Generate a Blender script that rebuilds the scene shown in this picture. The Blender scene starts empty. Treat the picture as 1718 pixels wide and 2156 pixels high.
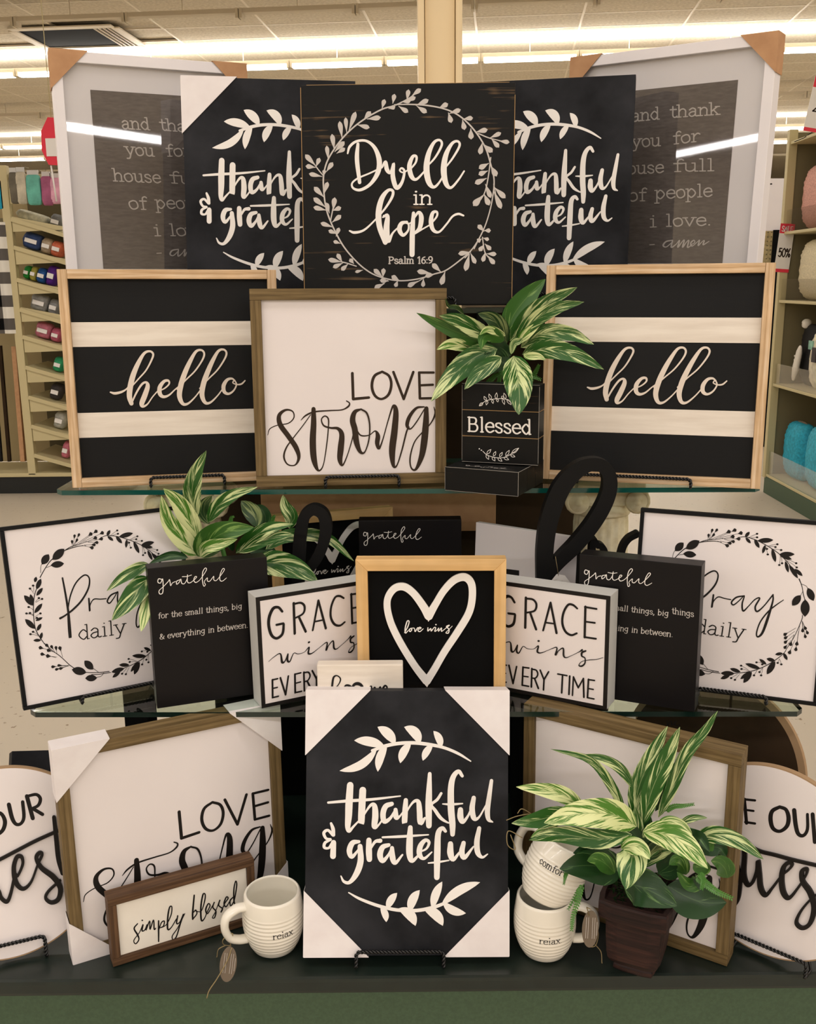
import bpy, bmesh, math, random
import numpy as np
from mathutils import Matrix, Vector, noise
random.seed(7)
SC = bpy.context.scene
COL = SC.collection
R = math.radians
# ------------------------------------------------------------------ camera
F, PITCH, ROLL, CX, CY, H = 2066., R(13.2), .010, 859., 1078., 1.6
fw = np.array([0, math.cos(PITCH), -math.sin(PITCH)]); r0 = np.array([1., 0, 0]); u0 = np.cross(r0, fw)
RT = math.cos(ROLL)*r0-math.sin(ROLL)*u0; UP = math.sin(ROLL)*r0+math.cos(ROLL)*u0
C0 = np.array([0, 0, H])
cam = bpy.data.objects.new('camera', bpy.data.cameras.new('camera')); COL.objects.link(cam); SC.camera = cam
cam.data.sensor_fit = 'HORIZONTAL'; cam.data.sensor_width = 36; cam.data.lens = 36*F/1718.
cam.data.clip_start = .05; cam.data.clip_end = 100
cam.matrix_world = Matrix(((RT[0], UP[0], -fw[0], 0), (RT[1], UP[1], -fw[1], 0), (RT[2], UP[2], -fw[2], H), (0, 0, 0, 1)))
# ------------------------------------------------------------------ world, exposure, ceiling lights
SC.view_settings.view_transform = 'Standard'; SC.view_settings.look = 'None'
SC.view_settings.gamma = 1; SC.view_settings.use_curve_mapping = False
SC.view_settings.exposure = 0.84
SC.cycles.max_bounces = 7; SC.cycles.transparent_max_bounces = 12
SC.cycles.caustics_reflective = False; SC.cycles.caustics_refractive = False
W = bpy.data.worlds.new('world'); SC.world = W; W.use_nodes = True
W.node_tree.nodes['Background'].inputs[0].default_value = (1, .9, .78, 1)
W.node_tree.nodes['Background'].inputs[1].default_value = .25
TUBE = 9.0                 # emission of the fluorescent tubes
ROW_Z, CEIL_Z, TILT = 4.3, 4.53, -.1
AREA = {-8.9: 560, -3.2: 350, .6: 160, 4.4: 150, 8.2: 130, 13.3: 160, 20.0: 160}
for Y0, power in AREA.items():
    l = bpy.data.lights.new('light_row', 'AREA'); l.shape = 'RECTANGLE'; l.size = 31; l.size_y = .5 if Y0 < -5 else .3 if Y0 < 10 else .2
    l.energy = power; l.color = (1, .95, .93)
    o = bpy.data.objects.new('light_row', l); COL.objects.link(o); o.location = (0, Y0, ROW_Z-.06); o.rotation_euler = (0, 0, TILT)
    o['kind'] = 'helper'
UPLIGHT = {13.3: 170, 20.0: 150, 21.9: 110}      # the open tubes also light the ceiling above them
for Y0, power in UPLIGHT.items():
    l = bpy.data.lights.new('light_row_up', 'AREA'); l.shape = 'RECTANGLE'; l.size = 26; l.size_y = .16
    l.energy = power; l.color = (1, .945, .86)
    o = bpy.data.objects.new('light_row_up', l); COL.objects.link(o); o.location = (0, Y0, ROW_Z+.08); o.rotation_euler = (R(180), 0, TILT)
    o['kind'] = 'helper'

# ------------------------------------------------------------------ pixel helpers
def ray(x, y): return RT*(x-CX)/F-UP*(y-CY)/F+fw
def PY(x, y, Y): d = ray(x, y); return C0+d*(Y/d[1])
def PZ(x, y, Z): d = ray(x, y); return C0+d*((Z-H)/d[2])
def frame(yaw, lean, roll):
    cy, sy = math.cos(yaw), math.sin(yaw)
    X = np.array([cy, sy, 0]); Zh = np.array([sy, -cy, 0]); up = np.array([0, 0, 1.])
    Y = math.cos(lean)*up-math.sin(lean)*Zh; Z = math.cos(lean)*Zh+math.sin(lean)*up
    c, s = math.cos(roll), math.sin(roll)
    return c*X+s*Y, -s*X+c*Y, Z
class Pose:
    """face frame of a sign: origin at the middle of its bottom edge, X right, Y up, Z out of the face"""
    def __init__(s, x, y, z, yaw, lean, roll, w, h, t=.03):
        s.o = np.array([x, y, z]); s.X, s.Y, s.Z = frame(R(yaw), R(lean), R(roll)); s.w, s.h, s.t = w, h, t
    def M(s):
        return Matrix(((s.X[0], s.Y[0], s.Z[0], s.o[0]), (s.X[1], s.Y[1], s.Z[1], s.o[1]), (s.X[2], s.Y[2], s.Z[2], s.o[2]), (0, 0, 0, 1)))
    def px(s, x, y, z=0):
        d = ray(x, y); k = ((s.o+s.Z*z-C0)@s.Z)/(d@s.Z); q = C0+d*k-s.o
        return float(q@s.X), float(q@s.Y)
def zm(ox, oy, sc): return lambda x, y: (ox+x/sc, oy+y/sc)

# ------------------------------------------------------------------ materials
def lin(c):
    c = c/255.; return c/12.92 if c <= .04045 else ((c+.055)/1.055)**2.4
def rgb(r, g, b): return (lin(r), lin(g), lin(b), 1)
MATS = {}
def base(name, col, rough=.5, spec=.3, metal=0, coat=0):
    m = bpy.data.materials.new(name); m.use_nodes = True; nt = m.node_tree; b = nt.nodes['Principled BSDF']
    b.inputs['Base Color'].default_value = col; b.inputs['Roughness'].default_value = rough
    b.inputs['Specular IOR Level'].default_value = spec; b.inputs['Metallic'].default_value = metal
    b.inputs['Coat Weight'].default_value = coat
    MATS[name] = m; return m, nt, b
def N(nt, typ, **k):
    n = nt.nodes.new(typ)
    for a, v in k.items():
        if a.startswith('i_'): n.inputs[a[2:].replace('_', ' ')].default_value = v
        else: setattr(n, a, v)
    return n
def noise_tex(nt, scale, stretch=(1, 1, 1), detail=4, coord='Object', rough=.55):
    tc = N(nt, 'ShaderNodeTexCoord'); mp = N(nt, 'ShaderNodeMapping'); mp.inputs['Scale'].default_value = stretch
    n = N(nt, 'ShaderNodeTexNoise', i_Scale=scale, i_Detail=detail, i_Roughness=rough)
    nt.links.new(tc.outputs[coord], mp.inputs[0]); nt.links.new(mp.outputs[0], n.inputs['Vector']); return n
def ramp(nt, src, stops):
    r = N(nt, 'ShaderNodeValToRGB'); e = r.color_ramp.elements
    while len(e) < len(stops): e.new(.5)
    for i, (p, c) in enumerate(stops): e[i].position = p; e[i].color = c
    nt.links.new(src, r.inputs[0]); return r
def bump(nt, b, src, strength, dist=.001):
    n = N(nt, 'ShaderNodeBump', i_Strength=strength, i_Distance=dist); nt.links.new(src, n.inputs['Height']); nt.links.new(n.outputs[0], b.inputs['Normal'])
def var(name, c1, c2, scale=8, stretch=(1, 1, 1), rough=.5, spec=.3, bmp=0, lo=.35, hi=.65, detail=4, coat=0):
    m, nt, b = base(name, c1, rough, spec, 0, coat); n = noise_tex(nt, scale, stretch, detail)
    r = ramp(nt, n.outputs['Fac'], [(lo, c1), (hi, c2)]); nt.links.new(r.outputs[0], b.inputs['Base Color'])
    if bmp: bump(nt, b, n.outputs['Fac'], bmp)
    return m
def distressed(name, c, worn, amount=.7, stretch=(6, 90, 90), rough=.45):
    m, nt, b = base(name, c, rough, .15)
    n1 = noise_tex(nt, 1.0, stretch, 5); n2 = noise_tex(nt, 9, (1, 1, 1), 3)
    mul = N(nt, 'ShaderNodeMath', operation='MULTIPLY'); nt.links.new(n1.outputs[0], mul.inputs[0]); nt.links.new(n2.outputs[0], mul.inputs[1])
    r = ramp(nt, mul.outputs[0], [(.33*amount/.7, c), (.45*amount/.7, worn)]); nt.links.new(r.outputs[0], b.inputs['Base Color'])
    bump(nt, b, n1.outputs[0], .25, .0006); return m
def wood(name, c1, c2, c3, rough=.6, sc=1.):
    m, nt, b = base(name, c1, rough, .25)
    n = noise_tex(nt, 1.0, (5*sc, 160*sc, 160*sc), 5, rough=.6); n2 = noise_tex(nt, 14, (1, 1, 1), 2)
    r = ramp(nt, n.outputs[0], [(.3, c1), (.5, c2), (.72, c3)])
    mx = N(nt, 'ShaderNodeMix', data_type='RGBA', blend_type='MULTIPLY'); mx.inputs[0].default_value = .35
    r2 = ramp(nt, n2.outputs[0], [(.35, (.6, .6, .6, 1)), (.65, (1.1, 1.1, 1.1, 1))])
    nt.links.new(r.outputs[0], mx.inputs[6]); nt.links.new(r2.outputs[0], mx.inputs[7]); nt.links.new(mx.outputs[2], b.inputs['Base Color'])
    bump(nt, b, n.outputs[0], .4, .0008); return m
def glassy(name, tint, gloss=.9, ior=1.5, f0=None):
    m = bpy.data.materials.new(name); m.use_nodes = True; nt = m.node_tree; nt.nodes.clear()
    out = N(nt, 'ShaderNodeOutputMaterial'); tr = N(nt, 'ShaderNodeBsdfTransparent'); gl = N(nt, 'ShaderNodeBsdfGlossy', i_Roughness=.02)
    tr.inputs[0].default_value = tint; gl.inputs[0].default_value = (gloss, gloss, gloss, 1)
    lw = N(nt, 'ShaderNodeLayerWeight', i_Blend=.5); pw = N(nt, 'ShaderNodeMath', operation='POWER'); pw.inputs[1].default_value = 5; nt.links.new(lw.outputs['Facing'], pw.inputs[0])
    fr = N(nt, 'ShaderNodeMath', operation='MULTIPLY_ADD'); f_ = ((ior-1)/(ior+1))**2; fr.inputs[1].default_value = 1-f_; fr.inputs[2].default_value = f_; nt.links.new(pw.outputs[0], fr.inputs[0]); mx = N(nt, 'ShaderNodeMixShader')
    nt.links.new(fr.outputs[0], mx.inputs[0]); nt.links.new(tr.outputs[0], mx.inputs[1]); nt.links.new(gl.outputs[0], mx.inputs[2]); nt.links.new(mx.outputs[0], out.inputs[0])
    MATS[name] = m; return m
def emit(name, col, s):
    m = bpy.data.materials.new(name); m.use_nodes = True; nt = m.node_tree; b = nt.nodes['Principled BSDF']
    b.inputs['Emission Color'].default_value = col; b.inputs['Emission Strength'].default_value = s; MATS[name] = m; return m

var('white print', rgb(229, 222, 221), rgb(233, 227, 226), 3, rough=.45, spec=.3)
var('white paper wrap', rgb(226, 219, 218), rgb(233, 228, 227), 20, rough=.6, spec=.2)
var('cream board', rgb(232, 226, 214), rgb(240, 235, 224), 12, rough=.35, spec=.35)
var('cream paint', rgb(222, 212, 198), rgb(236, 228, 215), 1.2, (6, 60, 60), rough=.45)
var('white frame', rgb(228, 224, 226), rgb(234, 230, 231), 6, rough=.4)
var('mat board', rgb(232, 229, 231), rgb(236, 233, 234), 6, rough=.7)
base('lettering white', rgb(238, 234, 228), .5, .3)
base('lettering cream', rgb(226, 214, 200), .5, .3)
base('lettering black', rgb(22, 18, 16), .5, .25)
base('lettering brown', rgb(52, 40, 30), .5, .2)
base('lettering grey', rgb(196, 190, 184), .6, .2)
base('black satin', rgb(20, 18, 19), .4, .18)
base('black matte', rgb(17, 17, 17), .55, .15)
base('tan rim', rgb(164, 136, 104), .7, .1)
base('iron', rgb(14, 14, 14), .35, .5)
base('deep black', rgb(9, 9, 9), .8, .1)
base('grey box edge', rgb(196, 196, 192), .5, .2)
base('grey tag', rgb(118, 106, 92), .7, .1)
base('red tag', rgb(225, 60, 78), .5, .2)
base('white tag', rgb(235, 232, 228), .5, .2)
var('chalkboard', rgb(22, 23, 26), rgb(50, 51, 55), 9, rough=.6, spec=.12, detail=9, lo=.36, hi=.72)
var('dark print', rgb(90, 84, 81), rgb(112, 105, 101), 60, (1, 4, 1), rough=.7, lo=.3, hi=.75)
distressed('hello black', rgb(24, 25, 26), rgb(90, 88, 82), .95, (14, 200, 200))
distressed('distressed black', rgb(20, 20, 19), rgb(112, 90, 64), .72, (5, 150, 150))
base('worn edge', rgb(176, 142, 96), .7, .2)
base('worn grey edge', rgb(150, 146, 138), .7, .2)
wood('pale wood', rgb(172, 134, 92), rgb(210, 178, 138), rgb(238, 216, 186))
wood('honey wood', rgb(206, 164, 106), rgb(220, 180, 122), rgb(228, 192, 138), sc=.5)
wood('weathered wood', rgb(78, 62, 34), rgb(112, 93, 60), rgb(140, 119, 82))
wood('walnut wood', rgb(58, 40, 26), rgb(88, 64, 44), rgb(118, 88, 62))
wood('pot wood', rgb(26, 17, 15), rgb(42, 26, 23), rgb(66, 40, 33))
var('cardboard', rgb(180, 138, 102), rgb(192, 150, 112), 30, rough=.8, spec=.1)
var('brown box', rgb(46, 36, 25), rgb(60, 46, 32), 10, rough=.8, spec=.1)  # browns darkened: shade behind the glass shelves is put into the tower's colour
var('green top', rgb(22, 31, 26), rgb(26, 36, 31), 30, rough=.32, spec=.5)
var('green front', rgb(64, 82, 62), rgb(70, 90, 68), 200, rough=.55, spec=.3)
var('plaster', rgb(216, 202, 164), rgb(238, 229, 200), 40, rough=.8, spec=.1, bmp=.4)
var('ceramic', rgb(232, 227, 212), rgb(238, 233, 220), 5, rough=.22, spec=.5, coat=.4)
glassy('picture glass', (.97, .97, .97, 1), .95, 1.55)
glassy('shelf glass', (.86, .93, .88, 1), .9, 1.5)
base('glass edge', rgb(10, 74, 66), .12, .6)
base('glass edge dark', rgb(14, 34, 28), .12, .6)
emit('tube', (1, .95, .87, 1), TUBE)
var('ceiling tile', rgb(196, 186, 168), rgb(218, 209, 192), 30, rough=.9, spec=.05, detail=6)
base('ceiling metal', rgb(226, 216, 198), .5, .3)
base('fixture', rgb(206, 196, 178), .5, .3)
base('vent dark', rgb(58, 50, 42), .6, .2)
m, nt, b = base('floor tile', rgb(214, 202, 178), .35, .4)
n = noise_tex(nt, 30, (1, 1, 1), 3); n2 = noise_tex(nt, 2, (1, 1, 1), 2)
r = ramp(nt, n.outputs[0], [(.29, rgb(130, 112, 88)), (.34, rgb(190, 179, 160))]); nt.links.new(r.outputs[0], b.inputs['Base Color'])
base('shelf metal', rgb(196, 184, 142), .5, .3)
base('shelf metal dark', rgb(120, 112, 84), .6, .2)
base('pegboard', rgb(170, 154, 116), .8, .1)
base('rack back', rgb(96, 88, 66), .8, .1)
base('kick plate', rgb(20, 24, 24), .4, .4)
base('column paint', rgb(240, 218, 176), .45, .3)
base('wall paint', rgb(200, 186, 160), .8, .1)
var('moss', rgb(14, 30, 12), rgb(34, 62, 24), 90, rough=.8, spec=.1)
base('twine', rgb(150, 134, 98), .8, .1)
base('stem', rgb(58, 104, 36), .5, .3)

def leaf_mat(name, dark, light, amount, freq=9., slant=2.2):
    m, nt, b = base(name, dark, .36, .4)
    uv = N(nt, 'ShaderNodeTexCoord'); sp = N(nt, 'ShaderNodeSeparateXYZ'); nt.links.new(uv.outputs['UV'], sp.inputs[0])
    a = N(nt, 'ShaderNodeMath', operation='ABSOLUTE'); nt.links.new(sp.outputs[0], a.inputs[0])
    # stripe coordinate: distance along the vein direction
    s = N(nt, 'ShaderNodeMath', operation='MULTIPLY_ADD', i_1=1) if False else N(nt, 'ShaderNodeMath', operation='MULTIPLY'); s.inputs[1].default_value = -.55; nt.links.new(a.outputs[0], s.inputs[0])
    t = N(nt, 'ShaderNodeMath', operation='ADD'); nt.links.new(s.outputs[0], t.inputs[0]); nt.links.new(sp.outputs[1], t.inputs[1])
    oi = N(nt, 'ShaderNodeObjectInfo')
    off = N(nt, 'ShaderNodeMath', operation='MULTIPLY'); off.inputs[1].default_value = 37; nt.links.new(oi.outputs['Random'], off.inputs[0])
    cb = N(nt, 'ShaderNodeCombineXYZ'); 
    u2 = N(nt, 'ShaderNodeMath', operation='MULTIPLY'); u2.inputs[1].default_value = .9; nt.links.new(sp.outputs[0], u2.inputs[0])
    v2 = N(nt, 'ShaderNodeMath', operation='MULTIPLY'); v2.inputs[1].default_value = freq; nt.links.new(t.outputs[0], v2.inputs[0])
    nt.links.new(u2.outputs[0], cb.inputs[0]); nt.links.new(v2.outputs[0], cb.inputs[1]); nt.links.new(off.outputs[0], cb.inputs[2])
    n1 = N(nt, 'ShaderNodeTexNoise', i_Scale=1.6, i_Detail=5., i_Roughness=.65); nt.links.new(cb.outputs[0], n1.inputs['Vector'])
    cb2 = N(nt, 'ShaderNodeCombineXYZ'); v3 = N(nt, 'ShaderNodeMath', operation='MULTIPLY'); v3.inputs[1].default_value = 3.2; nt.links.new(t.outputs[0], v3.inputs[0]); nt.links.new(sp.outputs[0], cb2.inputs[0]); nt.links.new(v3.outputs[0], cb2.inputs[1]); nt.links.new(off.outputs[0], cb2.inputs[2])
    n3 = N(nt, 'ShaderNodeTexNoise', i_Scale=1.1, i_Detail=1.); nt.links.new(cb2.outputs[0], n3.inputs['Vector'])
    sm = N(nt, 'ShaderNodeMath', operation='MULTIPLY_ADD'); sm.inputs[1].default_value = .9; nt.links.new(n3.outputs[0], sm.inputs[0]); nt.links.new(n1.outputs[0], sm.inputs[2])
    hf = N(nt, 'ShaderNodeMath', operation='MULTIPLY'); hf.inputs[1].default_value = .5263; nt.links.new(sm.outputs[0], hf.inputs[0])
    r = ramp(nt, hf.outputs[0], [(.5-amount*.5, dark), (.525-amount*.5, tuple(.45*x+.55*y for x, y in zip(dark, light))), (.55-amount*.5, light)])
    # midrib line
    mid = ramp(nt, a.outputs[0], [(.0, (1, 1, 1, 1)), (.05, (0, 0, 0, 1))])
    mx = N(nt, 'ShaderNodeMix', data_type='RGBA'); nt.links.new(mid.outputs[0], mx.inputs[0]); nt.links.new(r.outputs[0], mx.inputs[6]); mx.inputs[7].default_value = tuple(.6*x+.4*y for x, y in zip(dark, light))
    nt.links.new(mx.outputs[2], b.inputs['Base Color']); bump(nt, b, n1.outputs[0], .3, .0006)
    return m
leaf_mat('leaf striped', rgb(38, 88, 26), rgb(208, 220, 160), -.02)
leaf_mat('leaf pale', rgb(74, 126, 38), rgb(222, 230, 168), .06)
leaf_mat('leaf green', rgb(50, 94, 30), rgb(120, 156, 80), -.12)
leaf_mat('leaf dark', rgb(28, 62, 26), rgb(92, 126, 72), -.15)
leaf_mat('leaf dim', rgb(30, 62, 22), rgb(132, 146, 92), -.04)
leaf_mat('fern', rgb(58, 112, 40), rgb(96, 146, 66), 0)
# ------------------------------------------------------------------ mesh helpers
def raw(name, me, parent=None, M=None):
    o = bpy.data.objects.new(name, me); COL.objects.link(o)
    if parent: o.parent = parent
    if M is not None: o.matrix_local = M
    return o
def mesh(name, v, f, m, parent=None, smooth=False, M=None, uv=None):
    me = bpy.data.meshes.new(name); me.from_pydata([tuple(map(float, q)) for q in v], [], f); me.materials.append(MATS[m] if isinstance(m, str) else m)
    if smooth: me.polygons.foreach_set('use_smooth', [True]*len(me.polygons))
    if uv is not None:
        l = me.uv_layers.new(name='UVMap')
        for lp in me.loops: l.data[lp.index].uv = uv[lp.vertex_index]
    me.update(); return raw(name, me, parent, M)
def boxdata(x0, x1, y0, y1, z0, z1):
    v = [(x, y, z) for z in (z0, z1) for y in (y0, y1) for x in (x0, x1)]
    return v, [(0, 2, 3, 1), (4, 5, 7, 6), (0, 1, 5, 4), (2, 6, 7, 3), (0, 4, 6, 2), (1, 3, 7, 5)]
def box(name, x0, x1, y0, y1, z0, z1, m, parent=None, bev=.0, M=None):
    bm = bmesh.new(); v, f = boxdata(x0, x1, y0, y1, z0, z1); vs = [bm.verts.new(q) for q in v]
    for q in f: bm.faces.new([vs[i] for i in q])
    if bev: bmesh.ops.bevel(bm, geom=bm.edges[:], offset=bev, segments=2, profile=.6, affect='EDGES')
    me = bpy.data.meshes.new(name); bm.to_mesh(me); bm.free(); me.materials.append(MATS[m]); return raw(name, me, parent, M)
def boxes(name, L, m, parent=None, M=None):
    v = []; f = []
    for b in L:
        bv, bf = boxdata(*b); n = len(v); v += bv; f += [tuple(i+n for i in q) for q in bf]
    return mesh(name, v, f, m, parent, False, M)
def prism(name, pts, z0, z1, m, parent=None, M=None, smooth=False):
    n = len(pts); v = [(x, y, z0) for x, y in pts]+[(x, y, z1) for x, y in pts]
    f = [tuple(range(n-1, -1, -1)), tuple(range(n, 2*n))]+[(i, (i+1) % n, n+(i+1) % n, n+i) for i in range(n)]
    return mesh(name, v, f, m, parent, smooth, M)
def tubedata(pts, r, k=8, cap=True):
    P = [np.array(p, float) for p in pts]; v = []; f = []; n = len(P); up = None
    rr = r if hasattr(r, '__len__') else [r]*n
    for i in range(n):
        t = P[min(i+1, n-1)]-P[max(i-1, 0)]; t /= (np.linalg.norm(t)+1e-12)
        if up is None:
            up = np.cross(t, [0, 0, 1.]); 
            if np.linalg.norm(up) < .1: up = np.cross(t, [1., 0, 0])
        up = up-t*(up@t); up /= np.linalg.norm(up); w = np.cross(t, up)
        for j in range(k):
            a = 2*math.pi*j/k; v.append(P[i]+rr[i]*(math.cos(a)*up+math.sin(a)*w))
    for i in range(n-1):
        for j in range(k): f.append((i*k+j, i*k+(j+1) % k, (i+1)*k+(j+1) % k, (i+1)*k+j))
    if cap: f.append(tuple(range(k-1, -1, -1))); f.append(tuple((n-1)*k+j for j in range(k)))
    return v, f
def merge(L):
    V = []; Fc = []
    for v, f in L:
        n = len(V); V += list(v); Fc += [tuple(i+n for i in q) for q in f]
    return V, Fc
def tube(name, pts, r, m, parent=None, k=8, M=None):
    v, f = tubedata(pts, r, k); return mesh(name, v, f, m, parent, True, M)
def rev(name, prof, m, parent=None, k=48, M=None, sx=1, sy=1):
    n = len(prof); v = [(sx*r*math.cos(2*math.pi*j/k), sy*r*math.sin(2*math.pi*j/k), z) for r, z in prof for j in range(k)]
    f = [(i*k+j, i*k+(j+1) % k, (i+1)*k+(j+1) % k, (i+1)*k+j) for i in range(n-1) for j in range(k)]
    return mesh(name, v, f, m, parent, True, M)
def spl(P, n=8):
    P = [np.array(p, float) for p in P]
    if len(P) < 3: return [P[0]+(P[-1]-P[0])*i/n for i in range(n+1)] if len(P) == 2 else P
    Q = [2*P[0]-P[1]]+P+[2*P[-1]-P[-2]]; out = []
    for i in range(1, len(Q)-2):
        a, b, c, d = Q[i-1:i+3]
        for j in range(n):
            t = j/n; out.append(.5*((2*b)+(c-a)*t+(2*a-5*b+4*c-d)*t*t+(3*b-a-3*c+d)*t**3))
    out.append(P[-1]); return out
def thing(name, label, cat, loc=(0, 0, 0), rotz=0, group=None, M=None):
    o = bpy.data.objects.new(name, None); COL.objects.link(o); o.empty_display_size = .05
    if M is not None: o.matrix_world = M
    else: o.location = tuple(map(float, loc)); o.rotation_euler = (0, 0, rotz)
    o['label'] = label; o['category'] = cat
    if group: o['group'] = group
    return o
def tag(o, label, cat, group=None):
    o['label'] = label; o['category'] = cat
    if group: o['group'] = group
    return o
def struct(o): o['kind'] = 'structure'; return o
def stuff(o): o['kind'] = 'stuff'; return o

# ------------------------------------------------------------------ pen strokes: (x, y, width) splines become ribbons
def rib2d(pts, smooth=True, n=6, closed_tip=True):
    """outline data of one stroke in drawing coordinates: top verts, faces, rim order"""
    S = spl(pts, n) if smooth else [np.array(p, float) for p in pts]
    L = []; Rr = []; m = len(S)
    for i in range(m):
        t = S[min(i+1, m-1)][:2]-S[max(i-1, 0)][:2]; l = np.hypot(*t)+1e-9; t = t/l; nn = np.array([-t[1], t[0]]); w = max(S[i][2], .8)/2
        L.append(S[i][:2]+nn*w); Rr.append(S[i][:2]-nn*w)
    def cap(c, a, sgn):
        r = max(c[2], .8)/2; th = math.atan2(a[1], a[0]); return [c[:2]+r*np.array([math.cos(th+sgn*k*math.pi/5), math.sin(th+sgn*k*math.pi/5)]) for k in range(1, 5)]
    t1 = S[-1][:2]-S[-2][:2]; t0 = S[1][:2]-S[0][:2]
    e = cap(S[-1], L[-1]-S[-1][:2], -1); s = cap(S[0], Rr[0]-S[0][:2], -1)
    v = L+Rr+e+s; f = [(i, i+1, m+i+1, m+i) for i in range(m-1)]
    f.append(tuple([m-1]+[2*m+k for k in range(4)]+[2*m-1])); f.append(tuple([m]+[2*m+4+k for k in range(4)]+[0]))
    rim = list(range(m))+[2*m+k for k in range(4)]+list(range(2*m-1, m-1, -1))+[2*m+4+k for k in range(4)]
    return v, f, rim
def drop(x0, y0, x1, y1, w, bend=0, kind='lens'):
    T = {'lens': ((0, .12), (.12, .55), (.3, .9), (.5, 1), (.7, .88), (.88, .5), (1, .06)), 'drop': ((0, .12), (.2, .3), (.45, .72), (.65, .98), (.8, 1), (.92, .75), (1, .25))}[kind]
    d = np.array([x1-x0, y1-y0], float); nn = np.array([-d[1], d[0]])
    return [(x0+d[0]*t+nn[0]*bend*math.sin(math.pi*t), y0+d[1]*t+nn[1]*bend*math.sin(math.pi*t), w*k) for t, k in T]
def dot(x, y, r): return [(x-r*.35, y, r*1.7), (x, y, r*2), (x+r*.35, y, r*1.7)]
def outline_leaf(x0, y0, x1, y1, w, lw):
    d = np.array([x1-x0, y1-y0], float); nn = np.array([-d[1], d[0]])/np.hypot(*d); p = lambda t, s: tuple(np.array([x0, y0])+d*t+nn*s*w/2)+(lw,)
    return [[p(0, 0), p(.3, .8), p(.6, .8), p(1, 0)], [p(0, 0), p(.3, -.8), p(.6, -.8), p(1, 0)]]
class Art:
    """drawing mapped from photo coordinates onto the plane of a sign; kept as local x, y"""
    def __init__(s, pose, tf, z=0): s.p, s.tf, s.z, s.items = pose, tf, z, []
    def add(s, strokes, smooth=True, n=6):
        for st in strokes:
            v, f, rim = rib2d(st, smooth, n); s.items.append(([s.p.px(*s.tf(*q), s.z) for q in v], f, rim))
        return s
def draw(name, arts, z, m, parent, raised=0., M=None, jitter=True):
    V = []; Fc = []; k = 0
    for a in (arts if isinstance(arts, list) else [arts]):
        for v, f, rim in a.items:
            zz = z+raised+(k % 9)*4e-5; k += 1; n = len(V); hm_ = (len(v)-8)//2; V += [(x, y, zz+3e-6*(i_ % hm_ if i_ < 2*hm_ else 0)) for i_, (x, y) in enumerate(v)]; Fc += [tuple(i+n for i in q) for q in f]
            if raised:
                n2 = len(V); V += [(v[i][0], v[i][1], z) for i in rim]; c = len(rim)
                Fc += [(n+rim[i], n+rim[(i+1) % c], n2+(i+1) % c, n2+i) for i in range(c)]
    o = mesh(name, V, Fc, m, parent, False, M)
    bm = bmesh.new(); bm.from_mesh(o.data)
    if not raised:
        for q in bm.faces:
            if q.normal.z < 0: q.normal_flip()
    else: bmesh.ops.recalc_face_normals(bm, faces=bm.faces)
    bm.to_mesh(o.data); bm.free(); return o
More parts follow.
